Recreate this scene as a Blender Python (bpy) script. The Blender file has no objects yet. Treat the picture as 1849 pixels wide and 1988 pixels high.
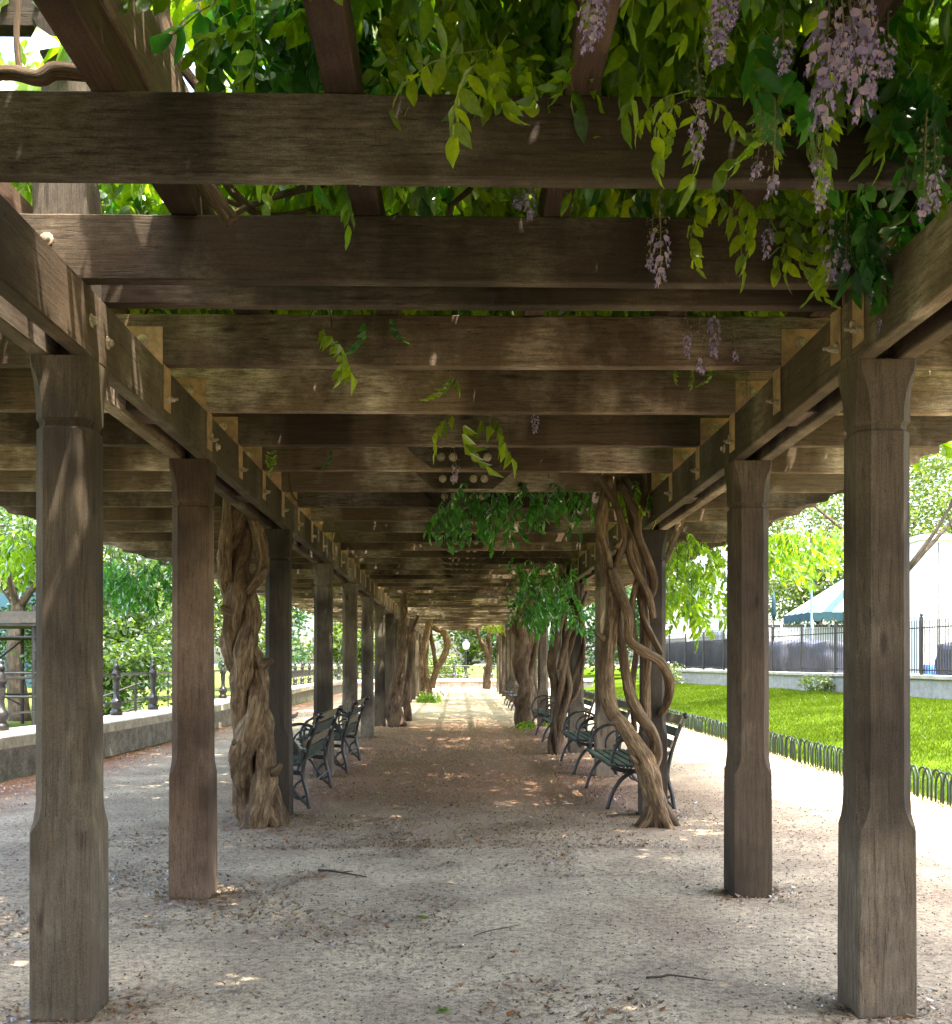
import bpy, bmesh, math, random
import numpy as np
from mathutils import Vector, Matrix, noise as mnoise
random.seed(7)
rng = np.random.default_rng(7)
R = math.radians
scene = bpy.context.scene
COL = scene.collection

# ------------------------------------------------------------------ camera, sky, sun, exposure
YAW = 0.0158
FPX, CXP, HOR = 1990.0, 924.5, 1285.0          # the photograph measured on an 1849 x 1988 grid
CAMZ = 1.5
cam_d = bpy.data.cameras.new('camera'); cam = bpy.data.objects.new('camera', cam_d); COL.objects.link(cam)
cam.location = (0, 0, CAMZ); cam.rotation_euler = (R(90), 0, -YAW)
cam_d.sensor_fit = 'HORIZONTAL'; cam_d.sensor_width = 36; cam_d.lens = 36 * FPX / 1849
cam_d.shift_y = (HOR - 994) / 1849
cam_d.clip_start = .05; cam_d.clip_end = 2000
scene.camera = cam

SUN = Vector((.26, -.24, 1.0)).normalized()
world = bpy.data.worlds.new('World'); scene.world = world; world.use_nodes = True
wn = world.node_tree.nodes; wl = world.node_tree.links
sky = wn.new('ShaderNodeTexSky'); sky.sky_type = 'NISHITA'; sky.sun_disc = False
sky.sun_elevation = math.asin(SUN.z); sky.sun_rotation = math.atan2(SUN.x, SUN.y)
sky.air_density = 1.0; sky.dust_density = 4.5; sky.ozone_density = 0
bg = wn['Background']; bg.inputs['Strength'].default_value = .15
wl.new(sky.outputs[0], bg.inputs['Color'])
sd = bpy.data.lights.new('sun', 'SUN'); sd.energy = 2.0; sd.angle = R(.6); sd.color = (1, .92, .79)
so = bpy.data.objects.new('sun', sd); COL.objects.link(so)
so.rotation_euler = SUN.to_track_quat('Z', 'Y').to_euler()
scene.view_settings.view_transform = 'Standard'; scene.view_settings.look = 'None'
scene.view_settings.exposure = 3.45; scene.view_settings.gamma = 1
scene.view_settings.use_curve_mapping = False

# ------------------------------------------------------------------ helpers
def at(X, Y, wy):
    """the point seen at (X, Y) of the measuring grid that stands wy metres along the path"""
    k = (X - CXP) / FPX
    d = wy / (math.cos(YAW) - k * math.sin(YAW))
    return Vector((d * math.sin(YAW) + k * d * math.cos(YAW), wy, CAMZ + (HOR - Y) / FPX * d))

class MB:
    def __init__(s): s.v = []; s.f = []; s.uv = []
    def add(s, vs, fs, uvs=None):
        o = len(s.v); s.v += [tuple(p) for p in vs]; s.f += [tuple(i + o for i in f) for f in fs]
        s.uv += uvs if uvs else [(p[0], p[2]) for p in vs]
    def box(s, a, b, M=None):
        (x0, y0, z0), (x1, y1, z1) = a, b
        vs = [Vector(p) for p in ((x0,y0,z0),(x1,y0,z0),(x1,y1,z0),(x0,y1,z0),(x0,y0,z1),(x1,y0,z1),(x1,y1,z1),(x0,y1,z1))]
        if M: vs = [M @ p for p in vs]
        s.add(vs, [(0,3,2,1),(4,5,6,7),(0,1,5,4),(1,2,6,5),(2,3,7,6),(3,0,4,7)])
    def bar(s, p, q, r, n=6, r2=None):
        s.tube([p, q], [r, r if r2 is None else r2], n)
    def tube(s, pts, rad, n=8, lobes=0, amp=0., twist=0., nz=0., seed=0, caps=True):
        pts = [Vector(p) for p in pts]
        t0 = (pts[1] - pts[0]).normalized()
        ref = Vector((0, 0, 1)) if abs(t0.z) < .9 else Vector((1, 0, 0))
        u = t0.cross(ref).normalized(); rings = []; uvs = []; L = 0
        for i, p in enumerate(pts):
            t = (pts[min(i+1, len(pts)-1)] - pts[max(i-1, 0)])
            t = t.normalized() if t.length > 1e-9 else t0
            u = (u - t * u.dot(t)); u = u.normalized() if u.length > 1e-6 else t.orthogonal().normalized()
            w = t.cross(u)
            if i: L += (p - pts[i-1]).length
            for k in range(n):
                a = 2 * math.pi * k / n
                rr = rad[i]
                if lobes: rr *= 1 + amp * math.sin(lobes * a + twist * L) + amp * .5 * math.sin((lobes + 2) * a - twist * .7 * L + seed)
                if nz: rr *= 1 + nz * mnoise.noise(Vector((math.cos(a) * 1.6 + seed, math.sin(a) * 1.6, L * 5)))
                rings.append(p + (u * math.cos(a) + w * math.sin(a)) * rr); uvs.append((k / n, L))
        fs = []
        for i in range(len(pts) - 1):
            for k in range(n):
                a, b = i * n + k, i * n + (k + 1) % n
                fs.append((a, b, b + n, a + n))
        if caps:
            fs.append(tuple(range(n - 1, -1, -1))); m = (len(pts) - 1) * n; fs.append(tuple(range(m, m + n)))
        s.add(rings, fs, uvs)
    def lathe(s, prof, n=12, c=(0, 0, 0)):
        vs = []; fs = []
        for (r, z) in prof:
            for k in range(n):
                a = 2 * math.pi * k / n; vs.append((c[0] + r * math.cos(a), c[1] + r * math.sin(a), c[2] + z))
        for i in range(len(prof) - 1):
            for k in range(n):
                a, b = i * n + k, i * n + (k + 1) % n; fs.append((a, b, b + n, a + n))
        fs.append(tuple(range(n - 1, -1, -1))); m = (len(prof) - 1) * n; fs.append(tuple(range(m, m + n)))
        s.add(vs, fs)
    def prism(s, prof, axis, a, b):
        """profile of 2-D points swept along an axis from a to b"""
        n = len(prof)
        def P(p, t): return {'x': (t, p[0], p[1]), 'y': (p[0], t, p[1]), 'z': (p[0], p[1], t)}[axis]
        vs = [P(p, a) for p in prof] + [P(p, b) for p in prof]
        fs = [tuple(range(n - 1, -1, -1)), tuple(range(n, 2 * n))] + [(i, (i+1) % n, (i+1) % n + n, i + n) for i in range(n)]
        s.add(vs, fs)
    def mesh(s, name, mat, smooth=False, bevel=0., fix=True):
        me = bpy.data.meshes.new(name); me.from_pydata(s.v, [], s.f)
        if bevel or fix:
            bm = bmesh.new(); bm.from_mesh(me)
            if fix: bmesh.ops.recalc_face_normals(bm, faces=bm.faces)
            if bevel: bmesh.ops.bevel(bm, geom=list(bm.edges), offset=bevel, segments=1, affect='EDGES', clamp_overlap=True)
            bm.to_mesh(me); bm.free()
        if not bevel and len(s.uv) == len(s.v):
            uv = me.uv_layers.new(name='UVMap')
            li = np.empty(len(me.loops), dtype=np.int32); me.loops.foreach_get('vertex_index', li)
            uv.data.foreach_set('uv', np.array(s.uv, dtype=np.float32)[li].ravel())
        me.materials.append(mat)
        if smooth: me.polygons.foreach_set('use_smooth', [True] * len(me.polygons))
        me.update(); return me
    def build(s, name, mat, parent=None, **k): return link(name, s.mesh(name, mat, **k), parent)

def link(name, me, parent=None, loc=None, rot=None, M=None):
    o = bpy.data.objects.new(name, me); COL.objects.link(o)
    if parent: o.parent = parent
    if loc is not None: o.location = loc
    if rot is not None: o.rotation_euler = rot
    if M is not None: o.matrix_basis = M
    return o
def tag(o, label=None, cat=None, group=None, kind=None):
    if label: o['label'] = label
    if cat: o['category'] = cat
    if group: o['group'] = group
    if kind: o['kind'] = kind
    return o
def empty(name, loc=(0, 0, 0), rz=0):
    o = bpy.data.objects.new(name, None); COL.objects.link(o); o.location = loc; o.rotation_euler = (0, 0, rz)
    o.empty_display_size = .1
    return o
def kids(o): return [c for c in bpy.data.objects if c.parent == o]
def copy_tree(o, parent=None):
    c = o.copy(); COL.objects.link(c)
    if parent: c.parent = parent
    for k in o.get('_k', []) if False else list(o.children): copy_tree(k, c)
    return c
def tri_mesh(name, V, T, mat, smooth=False):
    me = bpy.data.meshes.new(name); V = np.asarray(V, dtype=np.float32); T = np.asarray(T, dtype=np.int32)
    me.vertices.add(len(V)); me.vertices.foreach_set('co', V.ravel())
    me.loops.add(len(T) * 3); me.loops.foreach_set('vertex_index', T.ravel())
    me.polygons.add(len(T)); me.polygons.foreach_set('loop_start', np.arange(len(T), dtype=np.int32) * 3)
    me.materials.append(mat); me.update(calc_edges=True)
    if smooth: me.polygons.foreach_set('use_smooth', [True] * len(T))
    return me
def catmull(P, n=6):
    P = [Vector(p) for p in P]; out = []
    for i in range(len(P) - 1):
        p0, p1, p2, p3 = P[max(i-1, 0)], P[i], P[i+1], P[min(i+2, len(P)-1)]
        for j in range(n):
            t = j / n
            out.append(.5 * ((2*p1) + (p2-p0)*t + (2*p0-5*p1+4*p2-p3)*t*t + (3*p1-p0-3*p2+p3)*t**3))
    out.append(P[-1]); return out
def lerp_list(L, n): return list(np.interp(np.linspace(0, len(L)-1, n), range(len(L)), L))

# ------------------------------------------------------------------ materials
def newmat(name):
    m = bpy.data.materials.new(name); m.use_nodes = True
    return m, m.node_tree.nodes, m.node_tree.links, m.node_tree.nodes['Principled BSDF']
def ramp(nd, stops):
    r = nd.new('ShaderNodeValToRGB'); e = r.color_ramp.elements
    while len(e) < len(stops): e.new(.5)
    for el, (p, c) in zip(e, stops): el.position = p; el.color = (*c, 1)
    return r
def noise_tex(nd, scale, detail=4, rough=.6):
    n = nd.new('ShaderNodeTexNoise'); n.inputs['Scale'].default_value = scale
    n.inputs['Detail'].default_value = detail; n.inputs['Roughness'].default_value = rough; return n
def mix(nd, ln, fac, a, b, mode='MIX'):
    m = nd.new('ShaderNodeMix'); m.data_type = 'RGBA'; m.blend_type = mode
    for s, v in ((0, fac), (6, a), (7, b)):
        if hasattr(v, 'links') or hasattr(v, 'is_linked'): ln.new(v, m.inputs[s])
        elif s == 0: m.inputs[0].default_value = v
        else: m.inputs[s].default_value = (*v, 1)
    return m.outputs[2]
def bump(nd, ln, h, strength, dist, bsdf):
    b = nd.new('ShaderNodeBump'); b.inputs['Strength'].default_value = strength; b.inputs['Distance'].default_value = dist
    ln.new(h, b.inputs['Height']); ln.new(b.outputs[0], bsdf.inputs['Normal']); return b
def obj_coords(nd, ln, scale):
    tc = nd.new('ShaderNodeTexCoord'); oi = nd.new('ShaderNodeObjectInfo')
    mul = nd.new('ShaderNodeMath'); mul.operation = 'MULTIPLY'; mul.inputs[1].default_value = 37.
    ln.new(oi.outputs['Random'], mul.inputs[0])
    ad = nd.new('ShaderNodeVectorMath'); ln.new(tc.outputs['Object'], ad.inputs[0]); ln.new(mul.outputs[0], ad.inputs[1])
    mp = nd.new('ShaderNodeMapping'); mp.inputs['Scale'].default_value = scale; ln.new(ad.outputs[0], mp.inputs['Vector'])
    return ad.outputs[0], mp.outputs[0], oi.outputs['Random']

def wood(name, axis, dark, mid, light, patch_lo=.47, patch_hi=.62, rain=False):
    m, nd, ln, b = newmat(name)
    sc = [14, 14, 14]; sc['xyz'.index(axis)] = .9
    raw, st, rnd = obj_coords(nd, ln, sc)
    grain = noise_tex(nd, 4.5, 9, .72); ln.new(st, grain.inputs['Vector'])
    big = noise_tex(nd, 1.1, 5, .62); ln.new(raw, big.inputs['Vector'])
    c1 = ramp(nd, [(.22, dark), (.55, mid), (.9, tuple(x * 1.3 for x in mid))]); ln.new(grain.outputs[0], c1.inputs[0])
    pr = ramp(nd, [(patch_lo, (0, 0, 0)), (patch_hi, (1, 1, 1))]); ln.new(big.outputs[0], pr.inputs[0])
    g2 = noise_tex(nd, 5, 10, .78); sc2 = [10, 10, 10]; sc2['xyz'.index(axis)] = 1.7
    mp2 = nd.new('ShaderNodeMapping'); mp2.inputs['Scale'].default_value = sc2; ln.new(raw, mp2.inputs[0]); ln.new(mp2.outputs[0], g2.inputs['Vector'])
    r2 = ramp(nd, [(.36, (0, 0, 0)), (.72, (.85, .85, .85))]); ln.new(g2.outputs[0], r2.inputs[0])
    ml = nd.new('ShaderNodeMath'); ml.operation = 'MULTIPLY'; ln.new(pr.outputs[0], ml.inputs[0]); ln.new(r2.outputs[0], ml.inputs[1])
    col = mix(nd, ln, ml.outputs[0], c1.outputs[0], light)
    fine = noise_tex(nd, 130, 3, .7); ln.new(raw, fine.inputs['Vector'])
    fr_ = ramp(nd, [(.3, (.72, .72, .72)), (.7, (1.22, 1.22, 1.22))]); ln.new(fine.outputs[0], fr_.inputs[0])
    col = mix(nd, ln, 1., col, fr_.outputs[0], 'MULTIPLY')
    # knots
    vk = nd.new('ShaderNodeTexVoronoi'); vk.inputs['Scale'].default_value = 1.; sck = [5, 5, 5]; sck['xyz'.index(axis)] = 1.4
    mpk = nd.new('ShaderNodeMapping'); mpk.inputs['Scale'].default_value = sck; ln.new(raw, mpk.inputs[0]); ln.new(mpk.outputs[0], vk.inputs['Vector'])
    kr = ramp(nd, [(.045, (.35, .30, .27)), (.085, (.8, .76, .74)), (.11, (1, 1, 1))]); ln.new(vk.outputs['Distance'], kr.inputs[0])
    col = mix(nd, ln, .9, col, kr.outputs[0], 'MULTIPLY')
    # dark damp stains
    st2 = noise_tex(nd, .8, 4, .55); mp3 = nd.new('ShaderNodeMapping'); mp3.inputs['Location'].default_value = (9, 4, 2)
    s3 = [1.2, 1.2, 1.2]
    if axis != 'z': s3 = [1.6, 1.6, .25]
    mp3.inputs['Scale'].default_value = s3
    ln.new(raw, mp3.inputs[0]); ln.new(mp3.outputs[0], st2.inputs['Vector'])
    dr = ramp(nd, [(.47, (1, 1, 1)), (.60, (.40, .38, .36))]); ln.new(st2.outputs[0], dr.inputs[0])
    col = mix(nd, ln, 1., col, dr.outputs[0], 'MULTIPLY')
    # a tint of its own for each timber
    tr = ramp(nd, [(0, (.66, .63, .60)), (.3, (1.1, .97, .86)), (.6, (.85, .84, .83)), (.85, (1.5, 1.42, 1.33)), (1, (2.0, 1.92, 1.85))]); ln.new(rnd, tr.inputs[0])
    col = mix(nd, ln, 1., col, tr.outputs[0], 'MULTIPLY')
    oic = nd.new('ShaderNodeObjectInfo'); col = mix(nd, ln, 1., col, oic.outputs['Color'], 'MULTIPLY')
    b.inputs['Specular IOR Level'].default_value = .25
    # checks: long thin cracks along the grain
    wv = noise_tex(nd, 7, 3, .5); sc4 = [5, 5, 5]; sc4['xyz'.index(axis)] = .12
    mp4 = nd.new('ShaderNodeMapping'); mp4.inputs['Scale'].default_value = sc4; ln.new(raw, mp4.inputs[0]); ln.new(mp4.outputs[0], wv.inputs['Vector'])
    cr = ramp(nd, [(.490, (1, 1, 1)), (.5, (0, 0, 0)), (.510, (1, 1, 1))]); ln.new(wv.outputs[0], cr.inputs[0])
    cc = ramp(nd, [(0, (.38, .34, .32)), (1, (1, 1, 1))]); ln.new(cr.outputs[0], cc.inputs[0])
    col = mix(nd, ln, .85, col, cc.outputs[0], 'MULTIPLY')
    ln.new(col, b.inputs['Base Color']); b.inputs['Roughness'].default_value = .82
    ma = nd.new('ShaderNodeMath'); ma.operation = 'MULTIPLY_ADD'; ma.inputs[1].default_value = .5
    ln.new(cr.outputs[0], ma.inputs[0]); ln.new(grain.outputs[0], ma.inputs[2])
    bump(nd, ln, ma.outputs[0], .55, .006, b)
    return m
DK, MD, LT = (.020, .0145, .009), (.056, .041, .026), (.30, .265, .21)
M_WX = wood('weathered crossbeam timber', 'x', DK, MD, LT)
M_WY = wood('weathered beam timber', 'y', (.033, .023, .014), (.088, .063, .041), (.33, .29, .235), .48, .64)
M_WZ = wood('weathered post timber', 'z', (.034, .026, .018), (.084, .067, .049), (.26, .235, .195), .48, .68)
M_RF = wood('rafter timber', 'y', (.036, .021, .015), (.085, .054, .038), (.24, .21, .19), .62, .8)

def leafmat(name, c, tc, var=.35, tf=.55, gl=.12, fres=.28):
    m = bpy.data.materials.new(name); m.use_nodes = True; nd = m.node_tree.nodes; ln = m.node_tree.links; nd.clear()
    out = nd.new('ShaderNodeOutputMaterial'); geo = nd.new('ShaderNodeNewGeometry'); oi = nd.new('ShaderNodeObjectInfo')
    ad = nd.new('ShaderNodeMath'); ad.operation = 'ADD'; ln.new(geo.outputs['Random Per Island'], ad.inputs[0]); ln.new(oi.outputs['Random'], ad.inputs[1])
    fr = nd.new('ShaderNodeMath'); fr.operation = 'FRACT'; ln.new(ad.outputs[0], fr.inputs[0])
    v0, v1 = 1 - var, 1 + var
    cr = ramp(nd, [(0, tuple(x * v0 for x in c)), (.5, c), (1, (c[0] * (1 + var * 1.5), c[1] * v1, c[2]))])
    trr = ramp(nd, [(0, tuple(x * v0 for x in tc)), (.5, tc), (1, (tc[0] * (1 + var * 1.3), tc[1] * v1, tc[2]))])
    ln.new(fr.outputs[0], cr.inputs[0]); ln.new(fr.outputs[0], trr.inputs[0])
    tcn = nd.new('ShaderNodeTexCoord'); nz = noise_tex(nd, 60, 3, .6); ln.new(tcn.outputs['Object'], nz.inputs['Vector'])
    nr = ramp(nd, [(.3, (.75, .75, .75)), (.7, (1.15, 1.15, 1.15))]); ln.new(nz.outputs[0], nr.inputs[0])
    c2 = mix(nd, ln, 1., cr.outputs[0], nr.outputs[0], 'MULTIPLY'); t2 = mix(nd, ln, 1., trr.outputs[0], nr.outputs[0], 'MULTIPLY')
    d = nd.new('ShaderNodeBsdfDiffuse'); t = nd.new('ShaderNodeBsdfTranslucent'); g = nd.new('ShaderNodeBsdfGlossy')
    g.inputs['Roughness'].default_value = .42; g.inputs['Color'].default_value = (.9, .95, .9, 1)
    ln.new(c2, d.inputs[0]); ln.new(t2, t.inputs[0])
    m1 = nd.new('ShaderNodeMixShader'); m1.inputs[0].default_value = tf; ln.new(d.outputs[0], m1.inputs[1]); ln.new(t.outputs[0], m1.inputs[2])
    fz = nd.new('ShaderNodeFresnel'); fz.inputs['IOR'].default_value = 1.35
    fm = nd.new('ShaderNodeMath'); fm.operation = 'MULTIPLY_ADD'; fm.inputs[1].default_value = fres; fm.inputs[2].default_value = gl * .15
    ln.new(fz.outputs[0], fm.inputs[0])
    m2 = nd.new('ShaderNodeMixShader'); ln.new(fm.outputs[0], m2.inputs[0]); ln.new(m1.outputs[0], m2.inputs[1]); ln.new(g.outputs[0], m2.inputs[2])
    ln.new(m2.outputs[0], out.inputs[0]); return m
M_LEAF = leafmat('wisteria leaf', (.030, .095, .010), (.38, .62, .012), .5, .68)
M_LEAF2 = leafmat('old wisteria leaf', (.014, .070, .016), (.10, .36, .03), .4, .55)
M_YOUNG = leafmat('young wisteria leaf', (.09, .17, .010), (.46, .62, .012), .35, .62)
M_TREE = leafmat('tree leaf', (.030, .075, .012), (.12, .22, .02), .5, .5)
M_TREE2 = leafmat('bright tree leaf', (.060, .105, .014), (.19, .27, .02), .45, .5)
M_TREE3 = leafmat('blue green tree leaf', (.035, .10, .035), (.10, .24, .05), .4, .45)
M_GRASS = leafmat('grass blade', (.046, .084, .005), (.11, .165, .006), .3, .45, .0, .02)
M_DRY = leafmat('fallen brown leaf', (.17, .080, .040), (.12, .05, .02), .55, .2, .0)
M_DRY2 = leafmat('fallen pale bract', (.34, .26, .18), (.2, .15, .1), .4, .2, .0)
M_PETAL = leafmat('wisteria petal', (.46, .38, .62), (.40, .30, .58), .4, .45, .05)
M_PETALD = leafmat('wisteria keel petal', (.15, .09, .30), (.2, .1, .4), .3, .4, .05)
M_SPENT = leafmat('spent wisteria flower', (.22, .20, .15), (.25, .24, .12), .4, .35, .0)

def plain(name, col, rough=.7, metal=0., nscale=0, namp=.3, bmp=0., spec=.5):
    m, nd, ln, b = newmat(name)
    b.inputs['Roughness'].default_value = rough; b.inputs['Metallic'].default_value = metal; b.inputs['Specular IOR Level'].default_value = spec
    if nscale:
        raw, st, rnd = obj_coords(nd, ln, (1, 1, 1))
        n = noise_tex(nd, nscale, 7, .65); ln.new(raw, n.inputs['Vector'])
        n2 = noise_tex(nd, nscale * .17, 4, .6); ln.new(raw, n2.inputs['Vector'])
        r = ramp(nd, [(.3, tuple(x * (1 - namp) for x in col)), (.7, tuple(min(1, x * (1 + namp)) for x in col))]); ln.new(n.outputs[0], r.inputs[0])
        r2 = ramp(nd, [(.35, (1 - namp,) * 3), (.65, (1 + namp * .5,) * 3)]); ln.new(n2.outputs[0], r2.inputs[0])
        c = mix(nd, ln, 1., r.outputs[0], r2.outputs[0], 'MULTIPLY'); ln.new(c, b.inputs['Base Color'])
        if bmp: bump(nd, ln, n.outputs[0], .6, bmp, b)
    else: b.inputs['Base Color'].default_value = (*col, 1)
    return m
M_BRK = plain('ochre painted bracket', (.37, .215, .11), .5, 0, 22, .35, .001)
M_BOLT = plain('bolt steel', (.42, .325, .23), .5, .1, 40, .45, .0008)
M_IRON = plain('black painted iron', (.022, .02, .02), .38, 0, 30, .3, .0006)
M_SLAT = plain('dark green bench slat', (.018, .030, .021), .6, 0, 14, .45, .001)
M_SLATB = plain('weathered bench slat', (.13, .10, .055), .7, 0, 14, .4, .001)
M_HOOP = plain('green painted hoop', (.004, .022, .012), .55, 0, 20, .2)
M_STONE = plain('rough granite', (.25, .22, .18), .9, 0, 26, .4, .008)
M_COPE = plain('pale coping stone', (.46, .41, .33), .85, 0, 20, .25, .004)
M_BLOCK = plain('wall block stone', (.27, .235, .185), .9, 0, 18, .4, .008)
M_MORT = plain('mortar', (.36, .33, .29), .95, 0, 30, .2, .003)
M_WHITE = plain('white painted panel', (.78, .76, .72), .6, 0, 3, .08)
M_TEAL = plain('teal canvas', (.006, .042, .050), .8, 0, 6, .2)
M_CANV = plain('pale canvas', (.24, .34, .35), .8, 0, 6, .1)
M_TARP = plain('slate blue tarpaulin', (.05, .055, .085), .6, 0, 5, .5, .01)
M_BLUE = plain('blue plastic', (.03, .16, .55), .4)
M_TBLD = plain('teal blue cladding', (.014, .055, .075), .7, 0, 1.5, .2)
M_GLASS = plain('dark window glass', (.04, .06, .07), .15)
M_GREYM = plain('grey steel tube', (.016, .015, .015), .5, .2, 12, .3)
M_DECK = plain('grey deck board', (.03, .026, .022), .8, 0, 10, .4, .003)
M_LAMPG = plain('milky lamp globe', (.8, .8, .76), .3)
M_PAPER = plain('scrap of white paper', (.8, .8, .78), .8)
M_TWIG = plain('dry twig', (.045, .032, .022), .9, 0, 30, .4)
M_BIRD = plain('dusky feathers', (.06, .045, .045), .7, 0, 40, .5)
M_BEAK = plain('horn beak', (.12, .08, .05), .5)
M_PEB = plain('pebble', (.28, .25, .21), .9, 0, 9, .6)
M_GREYP = plain('grey shutter', (.27, .27, .26), .6, 0, 8, .15)

def barkmat(name, dark, mid, light, sv=2.2):
    m, nd, ln, b = newmat(name)
    uv = nd.new('ShaderNodeUVMap'); uv.uv_map = 'UVMap'
    raw, st, rnd = obj_coords(nd, ln, (1, 1, 1))
    sx = nd.new('ShaderNodeSeparateXYZ'); ln.new(uv.outputs[0], sx.inputs[0])
    ang = nd.new('ShaderNodeMath'); ang.operation = 'MULTIPLY'; ang.inputs[1].default_value = 2 * math.pi; ln.new(sx.outputs[0], ang.inputs[0])
    co = nd.new('ShaderNodeMath'); co.operation = 'COSINE'; ln.new(ang.outputs[0], co.inputs[0])
    si = nd.new('ShaderNodeMath'); si.operation = 'SINE'; ln.new(ang.outputs[0], si.inputs[0])
    cb = nd.new('ShaderNodeCombineXYZ'); ln.new(co.outputs[0], cb.inputs[0]); ln.new(si.outputs[0], cb.inputs[1])
    vz = nd.new('ShaderNodeMath'); vz.operation = 'MULTIPLY'; vz.inputs[1].default_value = sv; ln.new(sx.outputs[1], vz.inputs[0]); ln.new(vz.outputs[0], cb.inputs[2])
    ad = nd.new('ShaderNodeVectorMath'); ln.new(cb.outputs[0], ad.inputs[0])
    ml = nd.new('ShaderNodeMath'); ml.operation = 'MULTIPLY'; ml.inputs[1].default_value = 19; ln.new(rnd, ml.inputs[0]); ln.new(ml.outputs[0], ad.inputs[1])
    n = noise_tex(nd, 3.6, 9, .7); n.inputs['Distortion'].default_value = .6; ln.new(ad.outputs[0], n.inputs['Vector'])
    n2 = noise_tex(nd, 2.2, 5, .6); ln.new(raw, n2.inputs['Vector'])
    r = ramp(nd, [(.32, dark), (.5, mid), (.70, light)]); ln.new(n.outputs[0], r.inputs[0])
    r2 = ramp(nd, [(.35, (.55, .5, .45)), (.62, (1.15, 1.1, 1.0))]); ln.new(n2.outputs[0], r2.inputs[0])
    c = mix(nd, ln, 1., r.outputs[0], r2.outputs[0], 'MULTIPLY'); ln.new(c, b.inputs['Base Color'])
    b.inputs['Roughness'].default_value = .85; b.inputs['Specular IOR Level'].default_value = .25
    bump(nd, ln, n.outputs[0], 1., .03, b)
    return m
M_BARK = barkmat('wisteria bark', (.032, .020, .012), (.16, .105, .060), (.36, .27, .17))
M_BARK2 = barkmat('dark wisteria bark', (.035, .023, .016), (.11, .072, .046), (.22, .155, .10))
M_TBARK = barkmat('tree bark', (.05, .04, .03), (.13, .10, .075), (.22, .18, .14), 1.2)

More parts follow.
